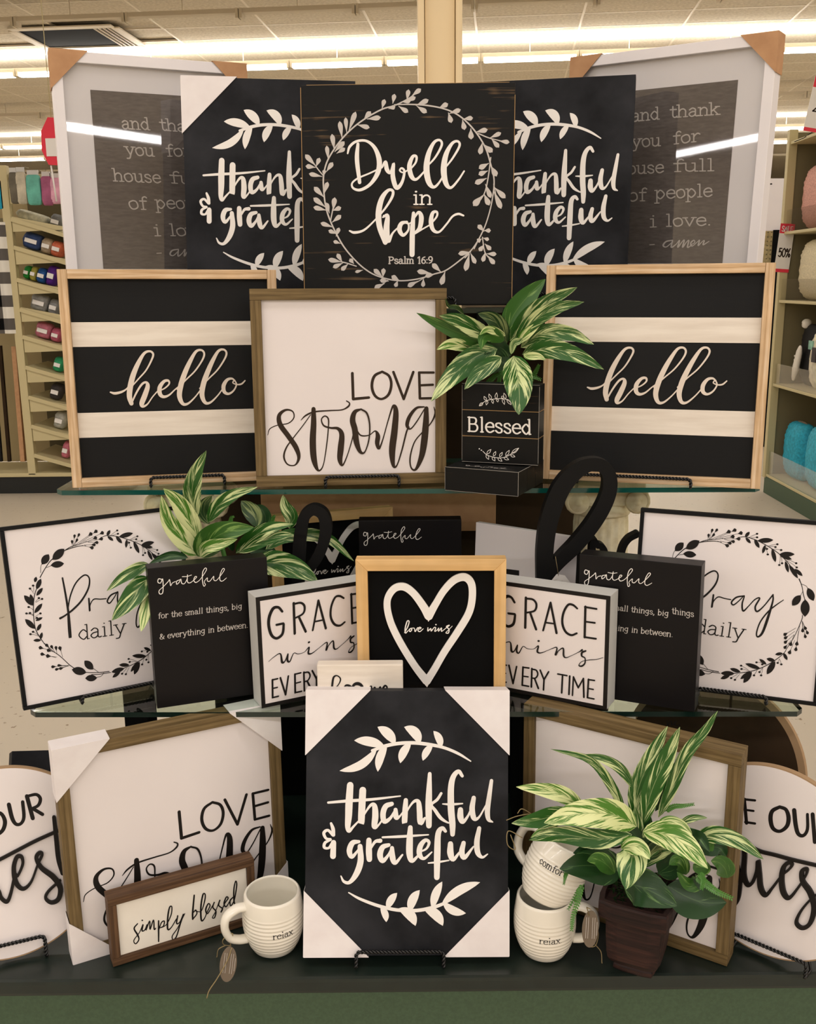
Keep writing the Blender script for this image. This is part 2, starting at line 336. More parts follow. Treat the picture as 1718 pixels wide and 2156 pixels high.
# skeleton alphabet: advance, strokes ('s' smooth / 'l' straight), serifs (x, y, left, right); x-height 1, ascender 1.5
G = {
'a': (.95, [('s', (.14, .8), (.4, 1), (.66, .85), (.68, .5), (.68, .15), (.78, 0), (.95, .05)), ('s', (.68, .58), (.3, .52), (.1, .27), (.3, 0), (.55, .07), (.68, .28))], []),
'b': (.95, [('l', (.18, 1.5), (.18, 0)), ('s', (.18, .65), (.5, 1), (.85, .5), (.5, 0), (.18, .3))], [(.18, 1.5, 1, 0)]),
'c': (.9, [('s', (.8, .75), (.5, 1), (.12, .5), (.5, 0), (.83, .22))], []),
'd': (.98, [('l', (.78, 1.5), (.78, 0)), ('s', (.78, .7), (.45, 1), (.1, .5), (.45, 0), (.78, .3))], [(.78, 1.5, 1, 0), (.78, 0, 0, 1)]),
'e': (.92, [('l', (.13, .55), (.84, .55)), ('s', (.84, .55), (.76, .88), (.48, 1), (.18, .8), (.11, .45), (.25, .12), (.52, 0), (.84, .18))], []),
'f': (.7, [('s', (.72, 1.38), (.58, 1.5), (.38, 1.38), (.34, 1.1), (.34, 0)), ('l', (.08, .98), (.66, .98))], [(.34, 0, 1, 1)]),
'g': (.98, [('s', (.74, .78), (.42, 1), (.1, .56), (.42, .14), (.74, .4)), ('s', (.74, 1), (.75, .4), (.74, -.15), (.55, -.45), (.3, -.46), (.12, -.32))], [(.74, 1, 0, 1)]),
'h': (1, [('l', (.18, 1.5), (.18, 0)), ('s', (.18, .65), (.36, .92), (.6, .97), (.78, .75), (.78, .4), (.78, 0))], [(.18, 1.5, 1, 0), (.18, 0, 1, 1), (.78, 0, 1, 1)]),
'i': (.55, [('l', (.28, 1), (.28, 0)), ('l', (.28, 1.36), (.28, 1.37))], [(.28, 1, 1, 0), (.28, 0, 1, 1)]),
'k': (.95, [('l', (.18, 1.5), (.18, 0)), ('l', (.74, .98), (.18, .4)), ('l', (.38, .6), (.8, 0))], [(.18, 1.5, 1, 0), (.18, 0, 1, 1), (.74, .98, 1, 1), (.8, 0, 1, 1)]),
'l': (.55, [('l', (.28, 1.5), (.28, 0))], [(.28, 1.5, 1, 0), (.28, 0, 1, 1)]),
'm': (1.45, [('l', (.18, 1), (.18, 0)), ('s', (.18, .7), (.36, .95), (.55, .95), (.68, .75), (.68, .4), (.68, 0)), ('s', (.68, .7), (.86, .95), (1.05, .95), (1.2, .75), (1.2, .4), (1.2, 0))], [(.18, 1, 1, 0), (.18, 0, 1, 1), (.68, 0, 1, 1), (1.2, 0, 1, 1)]),
'n': (1, [('l', (.18, 1), (.18, 0)), ('s', (.18, .65), (.36, .92), (.6, .97), (.78, .75), (.78, .4), (.78, 0))], [(.18, 1, 1, 0), (.18, 0, 1, 1), (.78, 0, 1, 1)]),
'o': (.95, [('s', (.46, 1), (.14, .8), (.1, .45), (.25, .08), (.5, 0), (.78, .2), (.82, .55), (.7, .9), (.46, 1))], []),
'p': (.98, [('l', (.18, 1), (.18, -.5)), ('s', (.18, .65), (.5, 1), (.86, .5), (.5, 0), (.18, .3))], [(.18, 1, 1, 0), (.18, -.5, 1, 1)]),
'r': (.8, [('l', (.22, 1), (.22, 0)), ('s', (.22, .6), (.4, .9), (.6, 1), (.76, .88))], [(.22, 1, 1, 0), (.22, 0, 1, 1)]),
's': (.82, [('s', (.68, .78), (.5, .98), (.2, .92), (.16, .68), (.42, .52), (.68, .36), (.66, .08), (.38, 0), (.12, .2))], []),
't': (.68, [('s', (.3, 1.35), (.3, .8), (.31, .2), (.48, 0), (.68, .14)), ('l', (.06, .98), (.62, .98))], []),
'u': (1, [('s', (.18, 1), (.18, .55), (.2, .18), (.42, 0), (.66, .1), (.78, .35)), ('l', (.78, 1), (.78, 0))], [(.18, 1, 1, 0), (.78, 1, 1, 0), (.78, 0, 0, 1)]),
'v': (.95, [('l', (.1, 1), (.46, 0), (.82, 1))], [(.1, 1, 1, 1), (.82, 1, 1, 1)]),
'w': (1.35, [('l', (.1, 1), (.38, 0), (.66, .95), (.94, 0), (1.22, 1))], [(.1, 1, 1, 1), (1.22, 1, 1, 1)]),
'x': (.92, [('l', (.12, 1), (.78, 0)), ('l', (.78, 1), (.12, 0))], [(.12, 1, 1, 1), (.78, 1, 1, 1), (.12, 0, 1, 1), (.78, 0, 1, 1)]),
'y': (.95, [('l', (.1, 1), (.46, .05)), ('s', (.82, 1), (.5, .1), (.36, -.36), (.1, -.42))], [(.1, 1, 1, 1), (.82, 1, 1, 1)]),
'.': (.42, [('l', (.2, .06), (.2, .07))], []), ',': (.42, [('s', (.2, .08), (.24, -.05), (.1, -.25))], []), ' ': (.6, [], []),
':': (.42, [('l', (.2, .1), (.2, .11)), ('l', (.2, .8), (.2, .81))], []), '-': (.7, [('l', (.1, .5), (.55, .5))], []),
'&': (1.2, [('s', (1.05, .75), (.8, .1), (.35, 0), (.12, .35), (.4, .72), (.65, 1.05), (.45, 1.35), (.25, 1.1), (.5, .6), (1.1, 0))], []),
'P': (1.05, [('l', (.2, 1.45), (.2, 0)), ('s', (.2, 1.42), (.7, 1.4), (.92, 1.08), (.7, .75), (.2, .7))], [(.2, 1.45, 1, 0), (.2, 0, 1, 1)]),
'B': (1.15, [('l', (.22, 1.45), (.22, 0)), ('s', (.22, 1.43), (.75, 1.4), (.88, 1.1), (.72, .8), (.22, .76)), ('s', (.22, .76), (.82, .74), (1.0, .4), (.8, .04), (.22, .02))], [(.22, 1.45, 1, 0), (.22, 0, 1, 0)]),
'1': (.7, [('l', (.1, 1.2), (.38, 1.45), (.38, 0))], [(.38, 0, 1, 1)]),
'6': (.9, [('s', (.72, 1.4), (.3, 1.15), (.12, .5), (.3, .05), (.62, .05), (.8, .4), (.6, .8), (.3, .78), (.13, .5))], []),
'9': (.9, [('s', (.18, .05), (.6, .3), (.78, .95), (.6, 1.4), (.28, 1.4), (.1, 1.05), (.3, .65), (.6, .67), (.77, .95))], []),
'O': (1.2, [('s', (.6, 1.45), (.2, 1.2), (.1, .72), (.2, .25), (.6, 0), (1, .25), (1.1, .72), (1, 1.2), (.6, 1.45))], []),
'U': (1.15, [('s', (.15, 1.45), (.15, .8), (.17, .3), (.55, 0), (.92, .3), (.95, .8), (.95, 1.45))], []),
'R': (1.1, [('l', (.2, 0), (.2, 1.45)), ('s', (.2, 1.43), (.7, 1.4), (.88, 1.08), (.68, .78), (.2, .74)), ('l', (.6, .74), (.95, 0))], []),
'E': (.95, [('l', (.85, 1.42), (.2, 1.42), (.2, .02), (.85, .02)), ('l', (.2, .75), (.75, .75))], []),
'S': (1, [('s', (.82, 1.2), (.55, 1.45), (.2, 1.3), (.2, .95), (.5, .75), (.84, .5), (.82, .12), (.45, 0), (.12, .25))], []),
'A': (1.1, [('l', (.08, 0), (.55, 1.45), (1.02, 0)), ('l', (.25, .5), (.85, .5))], []), 'L': (.95, [('l', (.2, 1.45), (.2, .02), (.85, .02))], []),
'Y': (1.1, [('l', (.1, 1.45), (.55, .7), (1, 1.45)), ('l', (.55, .7), (.55, 0))], [(.1, 1.45, 1, 1), (1, 1.45, 1, 1), (.55, 0, 1, 1)]),
'4': (1, [('l', (.7, 0), (.7, 1.45), (.1, .45), (.95, .45))], []), '0': (1, [('s', (.5, 1.45), (.15, 1.1), (.12, .4), (.5, 0), (.86, .4), (.84, 1.1), (.5, 1.45))], []),
'5': (1, [('l', (.8, 1.42), (.25, 1.42), (.2, .8)), ('s', (.2, .8), (.6, .95), (.85, .5), (.6, .02), (.12, .15))], []),
'%': (1.3, [('l', (1.05, 1.45), (.25, 0)), ('s', (.3, 1.4), (.1, 1.15), (.3, .9), (.5, 1.15), (.3, 1.4)), ('s', (1, .55), (.8, .3), (1, .02), (1.2, .3), (1, .55))], []),
}
def text(s, x0, y0, x1, y1, xh, w, serif=.16, contrast=0, up=None):
    """strokes of a line of type whose baseline runs from (x0, y0) to (x1, y1) in drawing coordinates (y down)"""
    tot = sum(G[c][0] for c in s); e = np.array([x1-x0, y1-y0], float)/tot
    u = np.array(up if up else (0, -1.), float)*xh; out = []
    def P(cx, x, y): return np.array([x0, y0])+e*(cx+x)+u*y
    cx = 0
    for c in s:
        adv, st, sf = G[c]
        for k in st:
            pts = [P(cx, *q) for q in k[1:]]
            if k[0] == 's': pts = spl(pts, 5)
            q = []
            for i, p in enumerate(pts):
                t = pts[min(i+1, len(pts)-1)]-pts[max(i-1, 0)]; l = np.hypot(*t)+1e-6
                q.append((p[0], p[1], w*(1-contrast*(1-abs(t[1])/l))))
            if len(q) == 2 and np.hypot(*(pts[1]-pts[0])) < xh*.05: q = dot(pts[0][0], pts[0][1], w*.72)
            if k[0] == 'l' and len(q) > 2:
                for a, b in zip(q, q[1:]): out.append(('l', [a[:2]+(w*(1-contrast*(1-abs(b[1]-a[1])/(math.hypot(b[0]-a[0], b[1]-a[1])+1e-6))),), b[:2]+(w*(1-contrast*(1-abs(b[1]-a[1])/(math.hypot(b[0]-a[0], b[1]-a[1])+1e-6))),)]))
            else: out.append(('l', q))
        if serif:
            for x, y, a, b in sf:
                p = P(cx, x-a*serif, y); q = P(cx, x+b*serif, y); sw = w*(1-contrast*.7)*.8; out.append(('l', [(*p, sw), (*q, sw)]))
        cx += adv
    return [k[1] for k in out]

# ------------------------------------------------------------------ sign parts (in the frame of the sign's face: z=0 front, back at -t)
RX = Matrix.Rotation(R(90), 4, 'Z')
def rail(name, L, wd, dep, m, parent, cx, cy, vert, rec=0, bev=.0008, z=0):
    M = Matrix.Translation((cx, cy, z)) @ (RX if vert else Matrix.Identity(4))
    return box(name, -L/2, L/2, -wd/2, wd/2, -dep, 0, m, parent, bev, M)
def mitre_rail(L, wd, dep, m, parent, cx, cy, ang, bev=0):
    """rail with 45 degree ends; outer edge on local -Y"""
    a = L/2; pts = [(-a, -wd/2), (a, -wd/2), (a-wd, wd/2), (-a+wd, wd/2)]
    M = Matrix.Translation((cx, cy, 0)) @ Matrix.Rotation(ang, 4, 'Z')
    o = prism('frame_rail', pts, -dep, 0, m, parent, M); 
    bm = bmesh.new(); bm.from_mesh(o.data); bmesh.ops.bevel(bm, geom=bm.edges[:], offset=.0007, segments=1, affect='EDGES'); bm.to_mesh(o.data); bm.free(); return o
def frame4(p, rw, m, root, mode='side_full'):
    w, h, t = p.w, p.h, p.t
    if mode == 'mitre':
        mitre_rail(w, rw, t, m, root, 0, rw/2, 0); mitre_rail(w, rw, t, m, root, 0, h-rw/2, math.pi)
        mitre_rail(h, rw, t, m, root, w/2-rw/2, h/2, math.pi/2); mitre_rail(h, rw, t, m, root, -w/2+rw/2, h/2, -math.pi/2)
    elif mode == 'side_full':
        for s in (-1, 1): rail('frame_rail', h, rw, t, m, root, s*(w/2-rw/2), h/2, 1)
        for y in (rw/2, h-rw/2): rail('frame_rail', w-2*rw-.0006, rw, t, m, root, 0, y, 0)
    else:
        for y in (rw/2, h-rw/2): rail('frame_rail', w, rw, t, m, root, 0, y, 0)
        for s in (-1, 1): rail('frame_rail', h-2*rw-.0006, rw, t, m, root, s*(w/2-rw/2), h/2, 1)
def corner(p, sx, top, a, m, root, name='corner_protector', e=.0012):
    """folded card corner: front triangle plus the two flaps along the edges"""
    w, h, t = p.w, p.h, p.t
    cx = sx*(w/2+e); cy = (h+e) if top else -e; dx = -sx; dy = -1 if top else 1
    A = (cx, cy); B = (cx+dx*a, cy); Cc = (cx, cy+dy*a); th = .0007
    L = []
    def slab(q, n):
        q = [np.array(k, float) for k in q]; n = np.array(n, float)*th; k = len(q)
        v = q+[i+n for i in q]; f = [tuple(range(k)), tuple(range(2*k-1, k-1, -1))]+[(i, (i+1) % k, k+(i+1) % k, k+i) for i in range(k)]
        L.append((v, f))
    slab([(*A, e), (*B, e), (*Cc, e)], (0, 0, 1))
    slab([(*A, e+th), (*B, e+th), (B[0], B[1], -t-e), (A[0], A[1], -t-e)], (0, -dy, 0))
    slab([(*A, e+th), (*Cc, e+th), (Cc[0], Cc[1], -t-e), (A[0], A[1], -t-e)], (sx, 0, 0))
    slab([(*A, -t-e), (*B, -t-e), (*Cc, -t-e)], (0, 0, -1))
    v, f = merge(L); o = mesh(name, v, f, m, root)
    bm = bmesh.new(); bm.from_mesh(o.data); bmesh.ops.recalc_face_normals(bm, faces=bm.faces); bm.to_mesh(o.data); bm.free(); return o

def easel(p, a, b, label, drop_z, group='twisted wire easels', back=.05):
    """black twisted wire stand: twisted front lip, two arms under the sign, rising back loop and rear leg"""
    x0, y0 = p.px(*a, .006); x1, y1 = p.px(*b, .006); y = (y0+y1)/2; t = p.t
    root = thing('wire_easel', label, 'easel', group=group, M=p.M())
    fy = lambda z: min(-.0028, (drop_z+.0026-p.o[2]-p.Z[2]*z)/p.Y[2]) if z > -t-.02 else (drop_z+.0026-p.o[2]-p.Z[2]*z)/p.Y[2]
    lo = fy(.0075)
    def twist(path, r=.0017, pitch=.011):
        S = []; 
        for i in range(len(path)-1):
            A, B = np.array(path[i], float), np.array(path[i+1], float); n = max(2, int(np.linalg.norm(B-A)/.0016))
            S += [A+(B-A)*k/n for k in range(n)]
        S.append(np.array(path[-1], float)); out = []
        for ph in (0, math.pi):
            q = []; d = 0; 
            for i, s in enumerate(S):
                tt = S[min(i+1, len(S)-1)]-S[max(i-1, 0)]; tt /= np.linalg.norm(tt)
                u = np.cross(tt, [0, 0, 1.]); u /= (np.linalg.norm(u)+1e-9); w = np.cross(tt, u); an = ph+2*math.pi*d/pitch
                q.append(s+r*.95*(math.cos(an)*u+math.sin(an)*w)); d += .0016
            out.append(tubedata(q, r, 6))
        return merge(out)
    f = [(x0, lo+.002, .0075), (x0, y-.004, .0075), (x0+.004, y, .0075), (x1-.004, y, .0075), (x1, y-.004, .0075), (x1, lo+.002, .0075)]
    v, fc = twist(f); mesh('twisted_lip', v, fc, 'iron', root, True)
    zb = -t-back
    for x, nx in ((x0, x0+.01), (x1, x1-.01)):
        tube('arm', [(x, lo+.003, .0075), (x, fy(.004), .004), (x, fy(-t-.006), -t-.006), (nx, lo+.03, -t-.01), ((x0+x1)/2+(nx-(x0+x1)/2)*.3, lo+.15, -t-.012)], .0022, 'iron', root)
    c = (x0+x1)/2; tube('rear_leg', [(c, lo+.14, -t-.013), (c, fy(zb)+.01, zb), (c, fy(zb), zb+.003)], .0022, 'iron', root)
    return root
# ------------------------------------------------------------------ room shell
XL, XR, Y0_, Y1_ = -16, 16, -14, 34
struct(box('floor', XL, XR, Y0_, Y1_, -.1, 0, 'floor tile'))
for n_, b in (('wall_left', (XL-.2, XL, Y0_, Y1_)), ('wall_right', (XR, XR+.2, Y0_, Y1_)), ('wall_front', (XL-.2, XR+.2, Y0_-.2, Y0_)), ('wall_back', (XL-.2, XR+.2, Y1_, Y1_+.2))):
    struct(box(n_, b[0], b[1], b[2], b[3], 0, CEIL_Z+.3, 'wall paint'))
TM = Matrix.Rotation(TILT, 4, 'Z')
ceil = struct(box('ceiling', XL, XR, Y0_, Y1_, CEIL_Z+.03, CEIL_Z+.2, 'ceiling tile'))
vents = [(-3.91, 12.83)]
tile_me = None; TX, TY = 1.22, .61
def tilt(x, y): return x*math.cos(TILT)-y*math.sin(TILT), x*math.sin(TILT)+y*math.cos(TILT)
L = []
for i in range(-9, 11):
    for j in range(15, 33):
        x, y = i*TX-.4, j*TY
        wx, wy = tilt(x+TX/2, y+TY/2)
        if any(abs(wx-a) < .75 and abs(wy-b) < .62 for a, b in vents): continue
        if tile_me is None:
            o = box('ceiling_tile', .012, TX-.012, .012, TY-.012, 0, .02, 'ceiling tile', ceil, .003, TM @ Matrix.Translation((x, y, CEIL_Z))); tile_me = o.data
        else: o = raw('ceiling_tile', tile_me, ceil, TM @ Matrix.Translation((x, y, CEIL_Z)))
for i in range(-9, 12): L.append((i*TX-.4-.013, i*TX-.4+.013, 15*TY, 33*TY, CEIL_Z-.004, CEIL_Z+.02))
for j in range(15, 34): L.append((-9*TX-.4, 11*TX-.4, j*TY-.013, j*TY+.013, CEIL_Z-.003, CEIL_Z+.019))
g = boxes('ceiling_grid', L, 'ceiling metal', ceil, TM)
# fixtures
first = {}
def fixture(x, Y0, lit, group, label):
    M = TM @ Matrix.Translation((x, Y0, ROW_Z))
    if lit not in first:
        r = thing('ceiling_light', label, 'ceiling light', M=M, group=group); first[lit] = [r]
        box('housing', -.58, .58, -.05, .05, .03, .075, 'fixture', r, .004)
        if lit:
            for s in (-1, 1): tube('tube', [(-.56, s*.035, 0), (-.575+.01, s*.035, 0), (.565, s*.035, 0), (.57, s*.035, 0)], [.012, .022, .022, .012], 'tube', r, 10)
        for s in (-1, 1): box('socket', s*.59-.015, s*.59+.015, -.06, .06, -.02, .075, 'fixture', r, .003)
        tube('hanger', [(0, 0, .07), (0, 0, CEIL_Z-ROW_Z-.004)], .005, 'ceiling metal', r, 6)
        return r
    r = first[lit][0]; c = r.copy(); COL.objects.link(c); c.matrix_world = M; c['label'] = label; c['group'] = group
    for ch in first[lit][0].children:
        k = ch.copy(); COL.objects.link(k); k.parent = c
    return c
for Y0, lit, a, b, lab in ((13.35, 1, -6, 7, 'lit ceiling fixture, nearest glowing row'), (20.0, 1, -9, 10, 'lit ceiling fixture, second glowing row'), (21.9, 1, -9, 10, 'lit ceiling fixture, third glowing row'),
    (10.9, 0, -5, 6, 'unlit ceiling fixture, topmost row'), (16.6, 0, -7, 8, 'unlit ceiling fixture, row behind nearest glowing row'), (24.5, 0, -10, 11, 'unlit ceiling fixture, farthest row')):
    for i in range(a, b):
        k_ = i if i >= 0 else -i-1
        ORD = 'first second third fourth fifth sixth seventh eighth ninth tenth eleventh twelfth'.split()[min(k_, 11)]
        fixture(i*1.22+.25, Y0, lit, {13.35: 'nearest glowing row of fixtures', 20.0: 'second glowing row of fixtures', 21.9: 'third glowing row of fixtures', 10.9: 'nearest unlit row of fixtures', 16.6: 'second unlit row of fixtures', 24.5: 'farthest unlit row of fixtures'}[Y0], lab+', %s one %s the cream column' % (ORD, 'right of' if i >= 0 else 'left of'))
bpy.context.view_layer.update()
v_ = thing('ceiling_vent', 'square dark air vent in the ceiling, upper left', 'vent', M=Matrix.Translation((-3.91, 12.83, CEIL_Z-.036)) @ TM)
for a in (-1, 1): box('frame_strip', -.62, .62, a*.5-.06, a*.5+.06, -.004, .012, 'ceiling metal', v_, .003); box('frame_strip', a*.62-.05, a*.62+.05, -.43, .43, -.004, .012, 'ceiling metal', v_, .003)
box('duct', -.5699, .5699, -.4399, .4399, .0121, .030, 'deep black', v_)
for k in range(4): box('louver', .36+k*.055, .375+k*.055, -.43, .43, -.004, .012, 'ceiling metal', v_)
# store column
c_ = thing('store_column', 'cream painted store column rising behind the Dwell in hope board', 'column', (.208, 6.12, 0)); c_['kind'] = 'structure'; 
box('shaft', -.085, .085, -.08, .12, 0, CEIL_Z, 'column paint', c_, .004)
for s in (-1, 1): box('flange', s*.107-.0185, s*.107+.0185, -.12, .12, 0, CEIL_Z, 'column paint', c_, .006)

# ------------------------------------------------------------------ left aisle rack with tilted shelves
YG = 7.6
rk = thing('store_rack', 'tall cream metal rack with ten tilted shelves, far left', 'rack', (-2.95, YG, 0)); bpy.context.view_layer.update()
def loc(o, p): return tuple(np.array(p)-np.array(o.location))
box('post', -.03, .03, -.02, .04, .15, 2.46, 'shelf metal', rk, .004)
box('back_panel', -.03, .72, .50, .52, .15, 2.42, 'rack back', rk); box('base_deck', -1.4, .75, -.02, .5, .135, .165, 'shelf metal', rk, .004)
box('kick_plate', -1.4, .75, .0, .5, 0, .134, 'kick plate', rk, .003); box('top_bar', 0.031, .62, .0, .04, 2.36, 2.40, 'shelf metal', rk, .003)
box('hanging_bar', .0311, .66, .04, .06, 2.2, 2.215, 'shelf metal dark', rk)
SL = R(17)
zsh = []
for k, py in enumerate((460, 519, 587, 650, 707, 771, 834, 895, 956)):
    z = PY(28+py*.055-10, py, YG)[2]; zsh.append(z)
    M = Matrix.Translation((.032, 0, z)) @ Matrix.Rotation(SL, 4, 'Y')
    box('shelf', 0, .60, -.02, .46, -.012, .004, 'shelf metal', rk, .002, M); box('lip', .585, .60, -.02, .46, .0045, .10, 'picture glass', rk, 0, M)
    box('price_rail', 0.001, .584, -.026, -.0205, -.022, .008, 'shelf metal', rk, 0, M)
    prism('bracket', [(0, -.02), (.48, -.115), (0, -.13)], -.004, .004, 'shelf metal', rk, Matrix.Translation((.034, -.01, z+.235)) @ Matrix.Rotation(R(90), 4, 'X'))
def col_mat(n_, c, sc=30): 
    if n_ not in MATS: var(n_, rgb(*[int(q*.82) for q in c]), rgb(*c), sc, rough=.6, spec=.2)
    return n_
def pillow(bm_v, a, b, c, n1=14, n2=10, e=.55, sd=1, e2=.8, e3=None):
    e3 = e3 or min(.9, e2+.1)
    v = []; f = []
    for i in range(n2+1):
        ph = -math.pi/2+math.pi*i/n2
        for j in range(n1):
            th = 2*math.pi*j/n1; s = lambda x, q: math.copysign(abs(x)**q, x)
            w = 1+.06*math.sin(sd*3+i*2.1+j*1.7)
            v.append((a*s(math.cos(ph), e2)*s(math.cos(th), e)*w, c*s(math.cos(ph), .8)*s(math.sin(th), e)*w, b*s(math.sin(ph), e3)))
    for i in range(n2):
        for j in range(n1): f.append((i*n1+j, i*n1+(j+1) % n1, (i+1)*n1+(j+1) % n1, (i+1)*n1+j))
    return v, f
def bundle(px, py, w, h, Y, c, label, group='wrapped packs on the tilted shelves', cat='pack', tagc=True, rot=SL, d=.07):
    q = PY(px, py, Y); s = q[1]*1.02/F; xr = q[0]+2.95-.032
    zz_ = [z-xr*math.tan(rot)+.004+(h*s/2+.004)/math.cos(rot) for z in zsh]; q[2] = min(zz_, key=lambda k: abs(k-q[2]))
    o = thing('wrapped_pack', label, cat, q, 0, group)
    v, f = pillow(None, w*s/2, h*s/2, d, sd=px, e2=.45); v = [(x*.88, y, z) for x, y, z in v]; mesh('wrap', v, f, col_mat('pack %d %d %d' % c, c), o, True, Matrix.Rotation(rot, 4, 'Y'))
    if tagc: box('paper_band', -w*s*.26, w*s*.30, -d-.012, -d-.004, -h*s*.12, h*s*.13, 'white tag', o, 0, Matrix.Rotation(rot, 4, 'Y'))
    return o
YP = YG-.0+.13
for px, py, w, h, c, lab in ((72, 513, 42, 32, (66, 88, 140), 'dark blue wrapped pack on the second tilted shelf'), (103, 522, 26, 30, (196, 176, 150), 'tan wrapped pack right of the dark blue pack'), (124, 528, 26, 30, (226, 120, 88), 'orange and white wrapped pack beside the tan pack'),
  (62, 578, 15, 26, (54, 170, 74), 'bright green wrapped pack on the third tilted shelf'), (76, 582, 15, 28, (206, 196, 96), 'yellow wrapped pack beside the green pack'), (93, 588, 22, 30, (46, 98, 170), 'blue wrapped pack beside the yellow pack'), (113, 586, 22, 40, (96, 44, 150), 'purple wrapped pack on the third tilted shelf'),
  (88, 646, 40, 34, (170, 170, 168), 'light grey wrapped pack on the fourth tilted shelf'), (118, 654, 24, 32, (150, 150, 150), 'darker grey wrapped pack beside the light grey one'), (96, 702, 36, 32, (222, 134, 156), 'pink wrapped pack on the fifth tilted shelf'), (122, 712, 22, 28, (214, 110, 140), 'deep pink wrapped pack beside the pink one'),
  (127, 772, 22, 30, (60, 176, 120), 'mint green wrapped pack on the sixth tilted shelf'), (122, 832, 26, 34, (70, 66, 66), 'black and white wrapped pack on the seventh tilted shelf'), (130, 888, 26, 36, (196, 196, 186), 'whitish wrapped pack on the eighth tilted shelf'), (143, 950, 18, 36, (226, 130, 150), 'pink striped wrapped pack on the lowest tilted shelf'),
  (122, 470, 26, 30, (120, 120, 116), 'grey wrapped pack at the right end of the first tilted shelf')):
    bundle(px, py, w, h, YP, c, lab)
for px, py, w, h, c, lab in ((30, 396, 16, 60, (110, 104, 90), 'dark grey hanging pack at the left of the top bar'), (46, 396, 20, 62, (206, 198, 176), 'white floral hanging pack'), (72, 400, 28, 58, (110, 190, 172), 'teal hanging pack beneath the top bar'), (100, 402, 22, 56, (170, 96, 130), 'mauve hanging pack beneath the top bar'), (118, 402, 24, 50, (226, 168, 190), 'pale pink hanging pack at the right of the top bar')):
    q = PY(px, py, YG-.12); o = thing('hanging_pack', lab, 'pack', q, 0, 'packs hanging from the top bar'); s = YG/F
    v, f = pillow(None, w*s/2, h*s/2, .02, e=.3, sd=px, e2=.3); mesh('pouch', v, f, col_mat('pack %d %d %d' % c, c, 12), o, True); box('hanger_card', -w*s*.4, w*s*.4, -.004, .004, h*s/2-.01, h*s/2+.03, 'grey box edge', o); 
    tube('hook', [(0, 0, h*s/2+.02), (0, .09, h*s/2+.04), (0, .17, h*s/2+.04)], .004, 'shelf metal dark', o)
bq = bundle(70, 438, 74, 20, YG+.16, (206, 202, 176), 'long pale folded pack on the first tilted shelf', tagc=False)
# buffalo check blanket, boards and blue poster at the far left
bl_ = thing('checked_blanket', 'black and white buffalo check blanket hanging at the left edge', 'blanket', (-3.22, YG+.0, 0)); bpy.context.view_layer.update()
x0_, x1_ = PY(-60, 600, YG)[0]+3.22, PY(26, 600, YG)[0]+3.22; zt0, zb0 = PY(10, 468, YG)[2], PY(10, 702, YG)[2]
v = []; f = []; NX, NZ = 18, 9
m, nt, b = base('buffalo check', rgb(240, 238, 232), .9, .05)
tc = N(nt, 'ShaderNodeTexCoord'); sp = N(nt, 'ShaderNodeSeparateXYZ'); nt.links.new(tc.outputs['Object'], sp.inputs[0])
def chk(out):
    a = N(nt, 'ShaderNodeMath', operation='MULTIPLY'); a.inputs[1].default_value = 1/.17; nt.links.new(out, a.inputs[0]); c = N(nt, 'ShaderNodeMath', operation='FRACT'); nt.links.new(a.outputs[0], c.inputs[0])
    d = N(nt, 'ShaderNodeMath', operation='GREATER_THAN'); d.inputs[1].default_value = .5; nt.links.new(c.outputs[0], d.inputs[0]); return d.outputs[0]
s1, s2 = chk(sp.outputs[0]), chk(sp.outputs[2]); ad = N(nt, 'ShaderNodeMath', operation='ADD'); nt.links.new(s1, ad.inputs[0]); nt.links.new(s2, ad.inputs[1])
dv = N(nt, 'ShaderNodeMath', operation='MULTIPLY'); dv.inputs[1].default_value = .5; nt.links.new(ad.outputs[0], dv.inputs[0])
r = ramp(nt, dv.outputs[0], [(.2, rgb(225, 222, 212)), (.25, rgb(96, 92, 88)), (.75, rgb(18, 18, 18))]); r.color_ramp.interpolation = 'CONSTANT'; nt.links.new(r.outputs[0], b.inputs['Base Color'])
for k in range(2):
    for j in range(NZ+1):
        for i in range(NX+1):
            x = x0_+(x1_-x0_)*i/NX; v.append((x, -.03+.012*math.sin(i*1.1)+.02*k, zt0+(zb0-zt0)*j/NZ))
    n = k*(NX+1)*(NZ+1); f += [(n+j*(NX+1)+i, n+j*(NX+1)+i+1, n+(j+1)*(NX+1)+i+1, n+(j+1)*(NX+1)+i) for j in range(NZ) for i in range(NX)]
mesh('cloth', v, f, 'buffalo check', bl_, True); box('hanging_rail', x0_, x1_, .01, .03, zt0, zt0+.03, 'shelf metal dark', bl_)
z_ = lambda px, py, Y=YG: PY(px, py, Y)
def slab(name, label, cat, px0, px1, py0, py1, Y, th, m, lean=0, mpart='board'):
    a, b = z_(px0, py0, Y), z_(px1, py1, Y); o = thing(name, label, cat, (a[0], Y, b[2])); box(mpart, 0, b[0]-a[0], 0, th, 0, a[2]-b[2], m, o, .003, Matrix.Rotation(-lean, 4, 'X')); return o
slab('flat_carton', 'tan upright flat carton standing on the bottom deck of the left rack', 'box', 18, 52, 730, 972, YG+.03, .04, 'cardboard', R(3)); slab('dark_panel', 'dark brown upright panel left of the tan carton', 'panel', -10, 22, 728, 972, YG+.10, .03, 'brown box', R(3))
slab('dark_panel', 'black upright panel at the left edge, beside the dark brown panel', 'panel', -60, 4, 720, 972, YG+.06, .03, 'black matte', R(3))
slab('poster', 'small turquoise poster at the left edge above the blanket', 'poster', -40, 8, 380, 440, YG-.02, .01, col_mat('turquoise', (40, 170, 200), 40))
tag(box('peg_panel', -4.4, -2.99, YG+.53, YG+.55, .165, 2.46, 'pegboard'), 'tan peg panel behind the check blanket at the left edge', 'panel')
